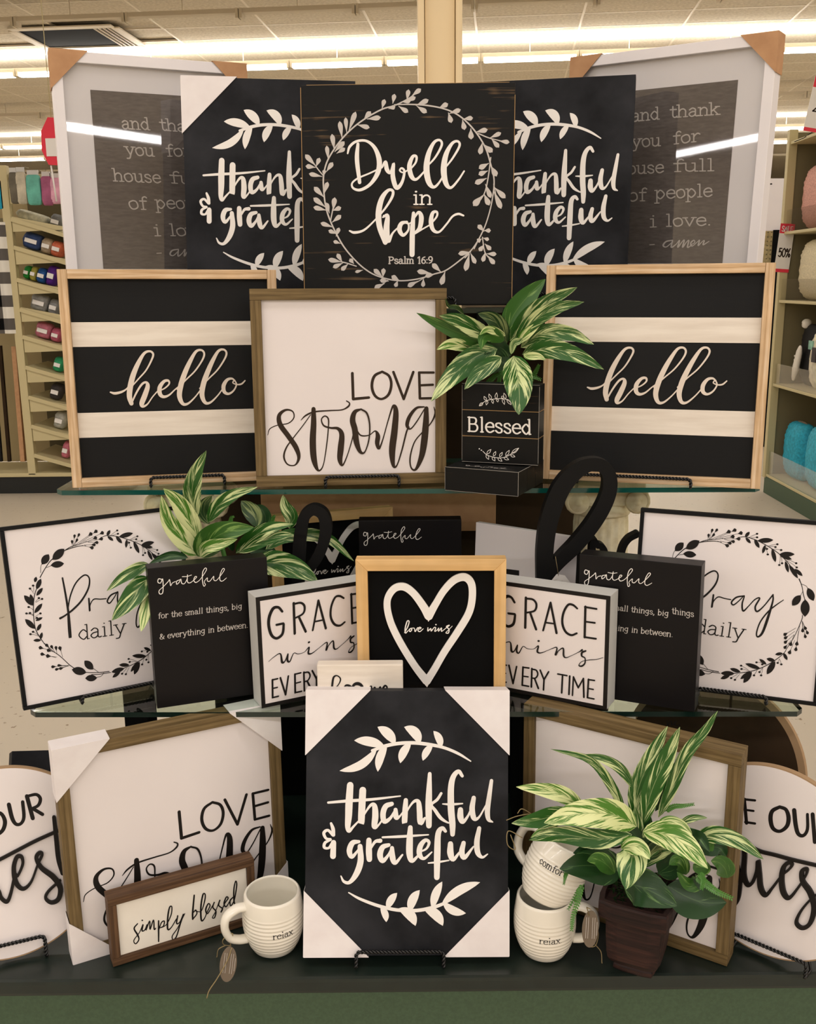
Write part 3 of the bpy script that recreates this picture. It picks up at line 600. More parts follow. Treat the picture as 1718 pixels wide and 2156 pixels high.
# hanging red sign
q = PY(112, 298, YG-.3); o = thing('hanging_sign', 'red and white rounded hanging sign near the top left frame', 'sign', q)
K = 8; c = [(.085*math.cos(2*math.pi*(i+.5)/K), .17*math.sin(2*math.pi*(i+.5)/K)) for i in range(K)]; prism('red_face', c, -.01, .01, 'red tag', o, Matrix.Rotation(R(90), 4, 'X') @ Matrix.Rotation(R(-4), 4, 'Z')); box('white_band', -.05, .075, -.016, -.0101, -.10, .02, 'white tag', o, .003); tube('cord', [(-.03, 0, -.16), (-.02, .02, -.40)], .006, 'white tag', o); tube('cord', [(0, 0, .16), (0, 0, CEIL_Z-q[2]-.002)], .003, 'shelf metal', o)

# ------------------------------------------------------------------ right aisle rack running toward the camera
XG = 2.75
rr = thing('store_rack', 'tall olive-cream shelving unit with clear bins, far right', 'rack', (XG, 7.35, 0)); bpy.context.view_layer.update()
box('post', -.03, .03, -.01, .04, .12, 2.62, 'shelf metal', rr, .004); box('end_panel', .0305, .62, .0, .03, .12, 2.6, 'shelf metal dark', rr, .002); box('back_panel', .62, .65, -3.2, .03, .12, 2.6, 'shelf metal dark', rr)
for z in (2.539, 1.925, 1.444, .836, .150):
    box('shelf', -.02, .61, -3.2, -.0105, z-.02, z, 'shelf metal', rr, .003); 
    if z < 2.5 and z not in (.15,): box('clear_bin', -.012, -.006, -3.2, -.02, z+.0005, z+.15, 'picture glass', rr)
box('clear_bin', -.012, -.006, -3.2, -.02, .1505, .33, 'picture glass', rr)
box('kick_plate', -.02, .6, -3.2, .02, 0, .128, 'green front', rr, .003)
for k in range(6): box('post', .012-.028, .012+.0, -3.2+k*.001-.0, -3.16, .12, 2.62, 'shelf metal', rr) if k == 0 else None
def cushion(Yc, wy, h, zbase, c, label, cat='cushion', sc=60, grp=None, dd=.09, trim=None, xc=2.89, e2=.75):
    o = thing('cushion' if cat == 'cushion' else cat.replace(' ', '_'), label, cat, (xc, Yc, zbase+.001), R(-90), grp)
    v, f = pillow(None, wy/2, h/2, dd, 28, 20, .8, Yc, .38, .62); zm_ = min(q[2] for q in v); v = [(x*(1+.03*math.sin(z*40)), y, z-zm_) for x, y, z in v]; mesh('cover', v, f, col_mat('fabric %d %d %d' % c, c, sc), o, True)
    if trim:
        T = [(wy/2*math.copysign(abs(math.cos(a))**.75, math.cos(a)), 0, h/2+h/2*math.copysign(abs(math.sin(a))**.75, math.sin(a))) for a in np.linspace(.3, 2.9, 20)]; tube('piping', T, .010, trim, o)
    return o
cushion(7.06, .46, .44, 1.925, (226, 170, 156), 'dusty pink fluffy throw on the upper right shelf', 'throw', 120, dd=.11, e2=.5)
cushion(7.0, .50, .42, 1.444, (232, 220, 186), 'cream knitted cushion on the shelf beneath the pink throw', sc=160, dd=.11)
k_ = cushion(7.12, .34, .44, .836, (30, 30, 32), 'black cushion with pompom and striped sleeve on the right rack', sc=60, dd=.06, xc=2.93)
v, f = pillow(None, .035, .035, .035, 14, 10, 1); mesh('pompom', v, f, 'cream board', k_, True, Matrix.Translation((-.1, -.03, .44)))
for i_ in range(3): box('stripe', -.15, -.09, -.085, -.075, .14+i_*.03, .153+i_*.03, 'cream board', k_, .002)
v, f = pillow(None, .035, .14, .02, 14, 10, .8); mesh('striped_sleeve', v, f, 'cream board', k_, True, Matrix.Translation((-.06, -.095, .16)) @ Matrix.Rotation(.35, 4, 'Y'))
k_ = cushion(6.76, .36, .42, .836, (238, 230, 204), 'cream patterned cushion beside the black one, right edge', sc=20, dd=.09, xc=2.88)
box('patch', -.03, .04, -.104, -.094, .2, .3, col_mat('patch', (70, 64, 66)), k_, .002); box('patch', -.13, -.06, -.09, -.08, .28, .34, col_mat('mint patch', (150, 200, 180)), k_, .002)
cushion(7.12, .38, .42, .151, (52, 176, 206), 'turquoise cushion with tan piping, farther of the two on the bottom shelf', sc=50, dd=.09, trim='grey tag', grp='turquoise cushions')
cushion(6.70, .40, .44, .151, (66, 186, 214), 'turquoise cushion with tan piping, nearer one cut by the right edge', sc=50, dd=.09, trim='grey tag', grp='turquoise cushions')
# tags, letter sign, peg panel
def sale(px0, px1, py0, py1, Y, label, pct, lean):
    a, b = PY(px0, py0, Y), PY(px1, py1, Y); w, h = b[0]-a[0], a[2]-b[2]; o = thing('sale_tag', label, 'tag', (a[0], Y, b[2]), 0, 'red and white sale tags'); Mx = Matrix.Rotation(lean, 4, 'Y')
    box('card', 0, w, 0, .004, 0, h, 'white tag', o, 0, Mx); box('red_band', 0, w, -.0006, -.0001, h*.80, h, 'red tag', o, 0, Mx); box('red_band', 0, w, -.0006, -.0001, 0, h*.07, 'red tag', o, 0, Mx)
    P = Pose(0, 0, 0, 0, 0, 0, w, h); V = []; Fc = []
    for s, m_, y, xh, zo, x0, x1 in (('SALE', 'white tag', h*.84, h*.075, .0009, w*.12, w*.88), (pct, 'lettering grey', h*.32, h*.12, .0003, w*.12, w*.95)):
        V = []; Fc = []
        for st in text(s, x0*1000, -y*1000, x1*1000, -y*1000, xh*1000, xh*1000*.22, 0):
            vv, ff, _ = rib2d(st, False); n = len(V); V += [(x*.001, -zo, -yy*.001) for x, yy in vv]; Fc += [tuple(i+n for i in q) for q in ff]
        mesh('lettering', V, Fc, 'lettering brown' if m_ != 'white tag' else m_, o, False, Mx)
    tube('clip', [(w*.3, .004, h*.02), (w*.1, .02, -h*.12), (-w*.1, .05, -h*.2)], .003, 'black matte', o, 6, Mx) if px0 > 1670 else None
    return o
sale(1700, 1765, 158, 274, 7.05, 'large red and white sale tag reading 40 percent, top right edge', '40%', R(9)); sale(1637, 1660, 470, 572, 7.334, 'small red and white sale tag reading 50 percent, clipped to the right rack post', '50%', R(4))
a, b = PY(1600, 376, 9.5), PY(1643, 486, 9.5); o = thing('letter_sign', 'white panel with a black letter Y behind the top right frame', 'sign', (a[0], 9.5, b[2]))
box('panel', -.12, b[0]-a[0], 0, .03, 0, a[2]-b[2], 'white print', o, .003); w, h = b[0]-a[0], a[2]-b[2]; V = []; Fc = []
for st in text('Y', -15, -h*600, 100, -h*600, 95, 22, .2, .4):
    vv, ff, _ = rib2d(st, False); n = len(V); V += [(x*.001, -.001, -yy*.001) for x, yy in vv]; Fc += [tuple(i+n for i in q) for q in ff]
mesh('lettering', V, Fc, 'lettering black', o)
a, b = PY(1585, 484, 9.6), PY(1632, 1030, 9.6)
o = thing('peg_panel', 'yellowish perforated panel between the top right frame and right rack', 'panel', (a[0], 9.6, 0)); box('board', -.1, b[0]-a[0], 0, .03, 0, a[2], col_mat('peg yellow', (222, 202, 150)), o)
hd = []
for i in range(6):
    for j in range(30): hd.append((.0+i*.035, .01+i*.035, -.002, -.0002, a[2]-.03-j*.04, a[2]-.02-j*.04))
stuff(boxes('holes', hd, 'shelf metal dark', o))
slab('dark_panel', 'black strip beside the yellowish perforated panel', 'panel', 1630, 1638, 484, 1000, 9.45, .03, 'deep black')
# low shelving far behind the display
for i, (x, y, w_) in enumerate(((-9, 26, 6), (-1.5, 27, 5), (5.5, 25, 6))):
    o = thing('store_rack', ('far rack on the left, behind everything', 'far rack in the middle, hidden behind the display', 'far rack on the right, behind everything')[i], 'rack', (x, y, 0)); box('back_panel', -w_/2, w_/2, 0, .05, 0, 2.3, 'pegboard', o)
    for k in range(5): box('shelf', -w_/2, w_/2, -.45, -.001, .2+k*.48, .23+k*.48, 'shelf metal', o)
# ------------------------------------------------------------------ poses: x, y, z, yaw, lean, roll, w, h, thickness
ZB, ZM, ZT, ZU = .592, .944, 1.2545, 1.555
PS = {k: Pose(*v) for k, v in dict(
 hello_L=(-.4004, 1.691, 1.2585, 11.9, 2.1, -.6, .360, .366, .030), hello_R=(.410, 1.650, 1.2585, -16.4, 3.7, -.1, .368, .367, .030),
 love_U=(-.096, 1.664, 1.2585, 5.4, 1.4, -.4, .328, .332, .030), pray_L=(-.481, 1.494, .952, 27.8, 10.7, .4, .282, .290, .016),
 pray_R=(.497, 1.463, .952, -18.6, 7.6, -.8, .289, .289, .016), grate_L=(-.312, 1.472, .9465, 20.2, 2.3, -.3, .186, .228, .034),
 grate_R=(.356, 1.448, .9455, -25.2, .4, .6, .187, .235, .034), grace_L=(-.146, 1.485, .9455, 26.5, .7, .2, .197, .183, .042),
 grace_R=(.220, 1.467, .9455, -28.9, 0, .4, .198, .186, .042), heart=(.035, 1.462, .9455, -2.1, 1.97, .2, .2353, .2335, .027),
 love_B=(-.362, 1.379, .5935, 27.1, 1.3, -.1, .346, .349, .034), love_R=(.329, 1.370, .5935, -32.4, -1.5, -.2, .340, .350, .036),
 thank_C=(-.009, 1.291, .6085, 1.5, 15.9, -1.3, .308, .397, .038), simply=(-.352, 1.343, .5935, 27.4, 0, -.1, .228, .115, .026),
 dwell=(.003, 1.740, 1.5605, -3.0, 3.4, -.3, .360, .363, .020), big_L=(-.466, 1.950, 1.5595, 22, 1.3, -.4, .355, .450, .034),
 big_R=(.476, 1.950, 1.5605, -36.3, .7, -1.2, .395, .457, .034), thank_R=(.260, 1.906, 1.5605, -13.3, 1.7, -.3, .308, .397, .038),
 thank_L=(-.244, 1.845, 1.5605, 5.0, 5.6, -1.0, .308, .397, .038), grate_C=(.0035, 1.728, .9465, 0, 1, 0, .187, .232, .034),
 heart_B=(-.137, 1.788, .9465, 17, 4, 0, .2353, .2335, .027), home=(-.0775, 1.432, .9455, -.5, 1, 0, .134, .075, .021),
 upper=(.156, 1.64, 1.2985, -20, 0, 0, .1329, .134, .040), lower=(.1219, 1.60, 1.2555, -25.8, 0, 0, .1307, .0407, .132),
).items()}

# ------------------------------------------------------------------ 'hello' boards
zR = zm(1130, 530, 3.2415)
HELLO = [
 [(347, 925, 9), (375, 934, 17), (415, 928, 15), (450, 912, 10), (478, 885, 8)],
 [(480, 905, 8), (540, 845, 9), (600, 785, 10), (645, 715, 12), (660, 675, 14), (640, 655, 14), (600, 668, 18), (552, 735, 28), (510, 815, 34), (482, 895, 36), (470, 960, 34), (478, 1008, 28)],
 [(478, 1008, 10), (520, 935, 12), (562, 880, 14), (592, 868, 16), (600, 895, 28), (575, 955, 34), (548, 1010, 32), (553, 1032, 18), (585, 1018, 10), (625, 970, 8), (660, 935, 8)],
 [(660, 935, 8), (712, 915, 9), (748, 885, 11), (745, 862, 15), (715, 866, 20), (682, 905, 28), (678, 950, 28), (700, 972, 20), (740, 962, 12), (790, 922, 8), (850, 880, 8)],
 [(800, 925, 8), (870, 860, 9), (940, 800, 10), (1000, 725, 12), (1018, 680, 14), (1000, 655, 14), (960, 665, 18), (910, 735, 28), (865, 815, 34), (830, 895, 36), (812, 970, 34), (828, 1025, 24), (865, 1028, 14), (920, 985, 9), (975, 925, 8)],
 [(960, 925, 8), (1030, 860, 9), (1100, 800, 10), (1160, 725, 12), (1180, 680, 14), (1162, 655, 14), (1122, 665, 18), (1072, 735, 28), (1027, 815, 34), (990, 895, 36), (972, 970, 34), (988, 1025, 24), (1025, 1028, 14), (1080, 985, 9), (1130, 930, 8)],
 [(1222, 880, 10), (1200, 864, 14), (1165, 872, 20), (1135, 912, 28), (1135, 955, 26), (1165, 972, 16), (1205, 950, 11), (1230, 908, 10), (1218, 880, 9), (1205, 895, 8), (1235, 908, 9), (1268, 905, 11), (1297, 882, 8)],
]
def fat(L_, k_): return [[(x, y, w_*k_) for x, y, w_ in q] for q in L_]
hello_art = Art(PS['hello_R'], zR, -.011).add(fat(HELLO, 1.02))
def hello(key, label):
    p = PS[key]; w, h = p.w, p.h; rw = .0155
    root = thing('framed_board', label, 'sign', M=p.M(), group='hello boards')
    for s in (-1, 1): rail('frame_rail', h, rw, .030, 'pale wood', root, s*(w/2-rw/2), h/2, 1)
    rail('frame_rail', w-2*rw-.0006, rw, .030, 'pale wood', root, 0, h-rw/2, 0); rail('frame_rail', w-2*rw-.0006, rw, .030, 'pale wood', root, 0, rw/2, 0)
    # five planks: bounds from the photo as fractions of the inside height
    H0, H1 = rw, h-rw; fr = [0, .21, .335, .665, .795, 1]
    for i in range(5):
        a, b = H1-(H1-H0)*fr[i], H1-(H1-H0)*fr[i+1]
        o = box('plank', -w/2+rw, w/2-rw, b+.0004, a-.0004, -.018, -.0112, 'cream paint' if i in (1, 3) else 'hello black', root, .0004)
        if i in (1, 3): o['label'] = 'cream painted plank'
    box('backing', -w/2+rw, w/2-rw, H0, H1, -.022, -.0185, 'deep black', root)
    draw('lettering', hello_art, -.011, 'lettering cream', root, .0022)
hello('hello_L', 'square pale-wood framed board with black and cream stripes reading hello, left of LOVE strong')
hello('hello_R', 'square pale-wood framed striped board reading hello, right of the leafy Blessed block')

# ------------------------------------------------------------------ 'LOVE strong' framed panels
zU = zm(510, 590, 3.818)
LOVE = [[(885, 748, 23), (892, 955, 23)], [(892, 955, 23), (1018, 943, 21)],
 spl([(1125, 735, 19), (1063, 770, 23), (1042, 850, 23), (1065, 925, 22), (1118, 955, 19), (1175, 920, 22), (1198, 840, 22), (1180, 770, 21), (1125, 735, 19)], 6),
 [(1215, 738, 21), (1298, 955, 21)], [(1298, 955, 21), (1375, 738, 21)], [(1422, 742, 21), (1428, 950, 21)], [(1422, 742, 19), (1538, 742, 19)], [(1425, 845, 19), (1532, 840, 19)], [(1428, 950, 19), (1535, 948, 19)]]
STRONG = [
 [(205, 1245, 4), (222, 1195, 7), (285, 1165, 7), (370, 1150, 8), (415, 1105, 9), (405, 1055, 10), (350, 1043, 16), (298, 1085, 28), (305, 1160, 36), (372, 1255, 36), (432, 1345, 36), (455, 1425, 24), (425, 1485, 10), (365, 1480, 10), (335, 1420, 13), (355, 1345, 11), (410, 1268, 8), (490, 1165, 7), (550, 1080, 6)],
 [(573, 1035, 30), (574, 1150, 40), (567, 1300, 46), (577, 1440, 42), (610, 1528, 17), (650, 1490, 8), (678, 1330, 9), (692, 1190, 9), (692, 1115, 11), (663, 1092, 10), (637, 1120, 9), (655, 1168, 12), (710, 1187, 14), (768, 1192, 22), (800, 1240, 36), (792, 1350, 44), (785, 1440, 36), (805, 1488, 14), (840, 1420, 8), (878, 1300, 8), (900, 1200, 8)],
 [(472, 1125, 4), (510, 1088, 12), (580, 1058, 12), (700, 1048, 10), (800, 1042, 9), (852, 1015, 13), (862, 988, 10), (838, 970, 8)],
 spl([(955, 1036, 11), (905, 1060, 30), (887, 1125, 40), (905, 1200, 42), (918, 1300, 40), (948, 1378, 24), (985, 1380, 10), (1018, 1280, 10), (1024, 1160, 11), (1002, 1070, 13), (955, 1036, 12)], 6),
 [(920, 1205, 8), (955, 1248, 11), (1020, 1245, 8), (1068, 1212, 10), (1090, 1250, 32), (1085, 1310, 32), (1100, 1352, 17), (1130, 1280, 9), (1172, 1130, 9), (1212, 1012, 16), (1235, 1050, 36), (1225, 1200, 46), (1205, 1370, 46), (1215, 1488, 24), (1243, 1488, 10), (1282, 1370, 11), (1320, 1220, 12), (1340, 1180, 10)],
 [(1462, 1018, 10), (1400, 1028, 18), (1345, 1095, 26), (1325, 1165, 26), (1352, 1195, 11), (1400, 1140, 9), (1465, 1035, 8)],
 [(1480, 1030, 30), (1476, 1150, 44), (1462, 1300, 48), (1440, 1420, 38), (1395, 1520, 18), (1357, 1505, 11), (1350, 1420, 11), (1385, 1300, 9), (1450, 1220, 9), (1515, 1150, 9), (1550, 1075, 13), (1540, 1018, 4)]]
love_art = Art(PS['love_U'], zU, -.007).add(LOVE, False).add(fat(STRONG, 1.12))
def lovestrong(key, label, corners=(), mode='top'):
    p = PS[key]; rw = .0185
    root = thing('framed_sign', label, 'sign', M=p.M(), group='LOVE strong signs')
    frame4(p, rw, 'weathered wood', root, mode)
    box('panel', -p.w/2+rw, p.w/2-rw, rw, p.h-rw, -.012, -.0072, 'white print', root)
    sx, sy = p.w/PS['love_U'].w, p.h/PS['love_U'].h
    o = draw('lettering', love_art, -.007, 'lettering brown' if key == 'love_U' else 'lettering black', root); o.scale = (sx, sy, 1)
    for sgn, top in corners:
        a = .082 if top else .07; corner(p, sgn, top, a, 'white paper wrap', root)
    return root
lovestrong('love_U', 'white LOVE strong sign in weathered wood frame, centre of the top glass shelf')
lovestrong('love_B', 'white LOVE strong sign with white paper corner wraps, behind the simply blessed plaque', ((-1, 1), (1, 1), (-1, 0), (1, 0)))
lovestrong('love_R', 'weathered-wood framed white sign mostly hidden behind the large potted plant')

# ------------------------------------------------------------------ canvas with thankful & grateful
zC = zm(620, 1430, 3.4771)
SPRIG = [[(1290, 600, 9), (1200, 545, 20), (1100, 503, 22), (1000, 480, 25), (880, 466, 26), (760, 470, 26), (660, 490, 26), (570, 522, 22)],
 drop(600, 512, 333, 670, 62, -.13), drop(655, 490, 440, 448, 70, .06), drop(735, 470, 610, 350, 74, .1), drop(915, 470, 805, 350, 74, .18), drop(1070, 500, 1018, 380, 54, .12),
 drop(675, 480, 610, 674, 62, .08), drop(850, 470, 775, 612, 62, .1), drop(1010, 480, 940, 594, 52, .08)]
SPRIG2 = [[(397, 1562, 9), (480, 1608, 20), (620, 1660, 24), (760, 1690, 25), (900, 1692, 26), (1020, 1668, 26), (1110, 1635, 22)],
 drop(1080, 1650, 1355, 1487, 70, -.08), drop(1090, 1635, 1252, 1712, 62, .12), drop(950, 1680, 1085, 1802, 74, -.14), drop(1010, 1675, 1080, 1483, 62, -.06), drop(845, 1700, 915, 1545, 66, -.1),
 drop(765, 1680, 885, 1802, 74, -.16), drop(680, 1680, 750, 1565, 56, -.08), drop(632, 1665, 672, 1775, 50, -.1)]
THANK = [
 [(247, 903, 15), (400, 890, 20), (560, 880, 18), (775, 855, 9)],
 [(408, 775, 42), (400, 900, 47), (396, 1000, 44), (390, 1080, 34), (400, 1112, 22), (430, 1080, 15), (468, 1040, 11)],
 [(500, 812, 44), (494, 930, 45), (490, 1050, 40), (505, 1000, 13), (555, 925, 18), (585, 925, 32), (592, 1000, 41), (585, 1078, 34), (612, 1070, 14), (650, 1020, 12)],
 [(712, 912, 28), (668, 930, 34), (648, 985, 36), (658, 1040, 32), (700, 1018, 20), (738, 960, 16)], [(740, 955, 26), (745, 1010, 34), (768, 1005, 14), (800, 965, 10)],
 [(815, 885, 28), (810, 960, 36), (806, 1050, 34), (820, 975, 12), (868, 900, 16), (905, 895, 28), (915, 960, 36), (922, 1050, 34), (955, 1015, 14)],
 [(990, 692, 24), (984, 850, 40), (982, 960, 42), (984, 1072, 36)], [(1074, 835, 17), (1045, 880, 19), (1003, 918, 17), (1030, 960, 22), (1070, 1015, 22), (1118, 1047, 12), (1145, 1052, 8)],
 [(1228, 708, 20), (1200, 674, 26), (1162, 715, 34), (1145, 800, 40), (1146, 950, 43), (1156, 1060, 40), (1157, 1135, 30)], [(1085, 913, 8), (1150, 916, 17), (1230, 910, 9)],
 [(1215, 955, 34), (1215, 1010, 40), (1232, 1045, 26), (1270, 1000, 15), (1300, 930, 12)], [(1312, 868, 28), (1300, 950, 36), (1315, 1018, 32), (1350, 1010, 14), (1400, 925, 10)],
 [(1442, 742, 22), (1425, 860, 30), (1412, 960, 34), (1420, 1025, 26), (1450, 1045, 9)],
 [(268, 1055, 16), (282, 1095, 24), (286, 1140, 22)], [(282, 1142, 18), (245, 1105, 18), (215, 1125, 20), (232, 1165, 17), (268, 1172, 13), (225, 1195, 19), (218, 1230, 19), (250, 1235, 16), (275, 1205, 22)], [(286, 1195, 34), (282, 1295, 38)],
 [(472, 1188, 20), (425, 1198, 34), (402, 1255, 36), (420, 1300, 26), (462, 1255, 14), (478, 1225, 12)], [(480, 1222, 32), (484, 1330, 40), (455, 1420, 38), (405, 1485, 24), (362, 1480, 18), (340, 1440, 8)],
 [(545, 1178, 34), (545, 1260, 40), (548, 1318, 36)], [(555, 1245, 12), (590, 1190, 20), (628, 1182, 28)],
 [(690, 1213, 24), (645, 1230, 34), (626, 1285, 38), (645, 1330, 30), (685, 1290, 18), (712, 1240, 16)], [(714, 1235, 26), (718, 1305, 38), (738, 1345, 24), (790, 1285, 12)],
 [(848, 1085, 30), (843, 1180, 42), (843, 1280, 42), (862, 1330, 26), (920, 1275, 11)], [(645, 1157, 13), (800, 1150, 18), (980, 1138, 9)],
 [(915, 1265, 10), (965, 1240, 14), (985, 1195, 20), (958, 1178, 24), (922, 1220, 34), (915, 1280, 34), (948, 1312, 20), (1005, 1265, 9)],
 [(1105, 1112, 20), (1082, 1090, 26), (1052, 1130, 36), (1045, 1280, 42), (1042, 1450, 36)], [(980, 1345, 9), (1050, 1338, 14), (1130, 1325, 9)],
 [(1142, 1205, 34), (1142, 1275, 42), (1162, 1320, 26), (1210, 1265, 13)], [(1238, 1198, 28), (1225, 1265, 36), (1245, 1305, 28), (1310, 1225, 10)],
 [(1352, 1090, 26), (1335, 1190, 36), (1342, 1270, 34), (1375, 1303, 18), (1413, 1280, 8)]]
thank_art = Art(PS['thank_C'], zC, 0).add(fat(THANK, 1.13)); sprig_a = Art(PS['thank_C'], zC, 0).add(SPRIG); sprig_b = Art(PS['thank_C'], zC, 0).add(SPRIG2)
def thankful(key, label, corners):
    p = PS[key]; root = thing('box_canvas', label, 'sign', M=p.M(), group='thankful and grateful canvases')
    box('canvas', -p.w/2, p.w/2, 0, p.h, -p.t, 0, 'chalkboard', root, .001)
    draw('lettering', thank_art, .0004, 'lettering white', root); draw('leaf_sprig', sprig_a, .0004, 'lettering white', root); draw('leaf_sprig', sprig_b, .0004, 'lettering white', root)
    for s, top in corners: corner(p, s, top, .098, 'white paper wrap', root)
thankful('thank_C', 'black thankful & grateful canvas with four white corner wraps, front centre on green base', ((-1, 1), (1, 1), (-1, 0), (1, 0)))
thankful('thank_L', 'upper black thankful & grateful canvas with one white corner wrap, left of Dwell in hope', ((-1, 1),))
thankful('thank_R', 'upper black thankful & grateful canvas without corner wraps, right of Dwell in hope', ())

# ------------------------------------------------------------------ 'Dwell in hope' board
zD = zm(600, 0, 2.8633); p = PS['dwell']
DW = [
 [(378, 925, 9), (390, 885, 14), (430, 853, 14), (490, 850, 14), (540, 890, 20), (568, 965, 28), (560, 1040, 26), (515, 1110, 18), (455, 1145, 16), (412, 1135, 12), (405, 1105, 10), (440, 1075, 10), (510, 1045, 9), (585, 1010, 9)],
 [(440, 868, 16), (434, 960, 24), (450, 1100, 19)],
 [(585, 1010, 9), (606, 975, 16), (614, 1020, 24), (635, 1042, 14), (655, 985, 14), (650, 1060, 25), (672, 1132, 24), (705, 1100, 17), (720, 1035, 13), (704, 1014, 11), (692, 1028, 9), (715, 1040, 8), (760, 1012, 8)],
 [(755, 1022, 9), (788, 980, 11), (792, 945, 14), (770, 945, 18), (750, 1000, 25), (762, 1062, 25), (790, 1082, 15), (830, 1045, 10), (865, 1000, 9)],
 [(850, 1010, 8), (905, 950, 11), (945, 875, 13), (932, 845, 13), (898, 860, 17), (865, 930, 27), (853, 1020, 33), (868, 1100, 29), (900, 1128, 16), (940, 1085, 10), (970, 1015, 9)],
 [(955, 1025, 8), (1010, 955, 11), (1052, 880, 13), (1040, 852, 13), (1006, 867, 17), (970, 935, 27), (957, 1025, 33), (970, 1105, 27), (1000, 1132, 15), (1045, 1085, 11), (1080, 1032, 9)],
 [(390, 1392, 9), (420, 1402, 15), (475, 1388, 12), (535, 1335, 9), (600, 1262, 11), (645, 1190, 15), (650, 1152, 15), (622, 1148, 17), (585, 1195, 27), (565, 1275, 32), (570, 1365, 30), (605, 1462, 26)],
 [(605, 1462, 9), (622, 1380, 12), (620, 1310, 11), (595, 1300, 9)], [(590, 1310, 9), (618, 1300, 20), (612, 1380, 33), (622, 1455, 24), (650, 1405, 11), (690, 1365, 8)],
 spl([(735, 1338, 13), (702, 1348, 22), (690, 1385, 26), (712, 1418, 18), (742, 1390, 11), (745, 1352, 11), (725, 1342, 11)], 5), [(745, 1350, 8), (775, 1335, 8)],
 [(775, 1285, 18), (768, 1400, 28), (766, 1535, 28)], [(775, 1320, 9), (805, 1280, 16), (822, 1310, 26), (812, 1375, 23), (782, 1408, 11), (840, 1375, 8), (885, 1350, 8)],
 [(880, 1350, 9), (915, 1305, 11), (915, 1278, 13), (890, 1285, 19), (880, 1340, 25), (895, 1388, 20), (930, 1398, 12), (975, 1350, 10), (1010, 1305, 11), (1045, 1290, 13), (1076, 1300, 10)]]
dw = Art(p, zD).add(fat(DW, 1.1)).add(text('in', 768, 1232, 890, 1232, 56, 10), False)
ps = Art(p, zD).add(text('Psalm 16:9', 624, 1590, 892, 1588, 28, 7.5, contrast=.2), False)
RING = [[(810, 548, 5), (740, 597, 7), (660, 637, 9), (590, 657, 9), (500, 705, 9), (420, 762, 9), (350, 830, 9), (290, 910, 9), (250, 985, 9), (232, 1070, 9), (235, 1160, 9), (245, 1240, 9), (265, 1310, 9), (300, 1390, 9), (350, 1480, 9), (410, 1555, 8), (480, 1620, 8), (560, 1665, 8), (680, 1692, 8), (800, 1682, 8), (900, 1652, 8), (970, 1630, 8), (1060, 1565, 8), (1130, 1500, 7), (1190, 1400, 7), (1230, 1290, 7), (1253, 1180, 7), (1260, 1080, 8), (1237, 980, 9), (1212, 900, 9), (1170, 825, 9), (1110, 750, 9), (1040, 692, 9), (960, 657, 9), (860, 637, 9), (750, 630, 8), (660, 632, 6)],
 [(232, 1060, 6), (195, 1015, 7), (150, 950, 5)], [(275, 1330, 7), (288, 1265, 7), (298, 1215, 5)], [(430, 1605, 6), (360, 1583, 7), (290, 1570, 5)], [(1140, 1500, 6), (1160, 1460, 6), (1198, 1380, 6)], [(1190, 1430, 6), (1205, 1520, 7), (1245, 1572, 5)],
 [(1240, 950, 7), (1228, 1050, 7), (1208, 1150, 7), (1180, 1205, 5)], [(1165, 805, 7), (1230, 832, 7), (1310, 852, 5)], [(1085, 1555, 6), (1110, 1530, 6)], [(1258, 1110, 6), (1275, 1190, 5)], [(620, 1690, 5), (560, 1732, 5)], [(840, 1675, 5), (760, 1722, 5)]]
LV = '''735 605 745 543 26;765 578 817 538 28;730 612 785 587 26;700 615 755 610 24;650 625 660 570 26;585 655 600 602 26;625 655 662 645 26;685 640 740 676 28;790 637 862 603 30;795 640 852 678 30;
475 722 515 675 30;495 718 574 709 30;435 752 507 770 28;385 790 425 678 30;372 800 366 712 24;345 835 330 735 28;298 905 284 812 28;262 965 252 882 24;300 915 356 856 30;312 925 360 895 26;250 1035 287 982 28;
185 1000 125 935 30;185 1010 128 1002 28;188 1005 208 955 26;225 1065 148 1048 26;233 1060 238 1025 22;238 1165 257 1100 26;236 1190 178 1130 30;245 1250 175 1195 30;250 1268 175 1250 28;268 1285 250 1225 26;
290 1270 300 1194 30;288 1270 336 1252 28;285 1340 336 1300 28;290 1370 218 1345 26;312 1410 265 1390 24;308 1425 326 1375 24;335 1468 294 1455 22;345 1580 264 1565 28;345 1580 316 1532 26;350 1585 292 1612 26;380 1592 342 1628 26;415 1590 392 1562 26;470 1628 425 1640 18;
590 1672 538 1625 28;590 1672 595 1620 26;690 1692 645 1665 28;680 1692 665 1728 24;625 1695 575 1690 26;600 1710 542 1735 26;800 1695 742 1725 28;835 1680 832 1728 24;880 1648 800 1635 30;940 1640 890 1592 30;965 1638 942 1714 32;905 1652 848 1665 26;
930 650 980 627 30;990 685 1056 662 28;985 680 1002 738 30;1075 718 1130 712 28;1070 722 1082 780 30;1120 775 1122 837 32;1150 797 1218 782 30;1235 832 1300 802 26;1245 838 1288 887 28;1290 850 1350 858 26;1190 860 1175 928 30;1205 875 1248 916 32;
1228 985 1172 1015 32;1222 1030 1170 1052 30;1215 1075 1148 1105 32;1208 1110 1240 1190 28;1190 1180 1138 1238 38;1200 1170 1230 1235 32;1240 1000 1274 1060 34;1262 1130 1326 1192 32;1258 1150 1302 1255 32;
1120 1520 1048 1530 28;1118 1525 1148 1587 26;1112 1530 1088 1630 32;1200 1395 1165 1358 28;1200 1390 1238 1390 26;1195 1435 1228 1445 22;1185 1440 1160 1455 26;1200 1475 1172 1512 26;1205 1470 1240 1505 26;1208 1520 1192 1576 26;1215 1530 1272 1532 26;1220 1540 1262 1590 28'''
ring = Art(p, zD).add(RING).add([drop(*map(float, q.split()), 0, 'drop') for q in LV.replace('\n', '').split(';')])
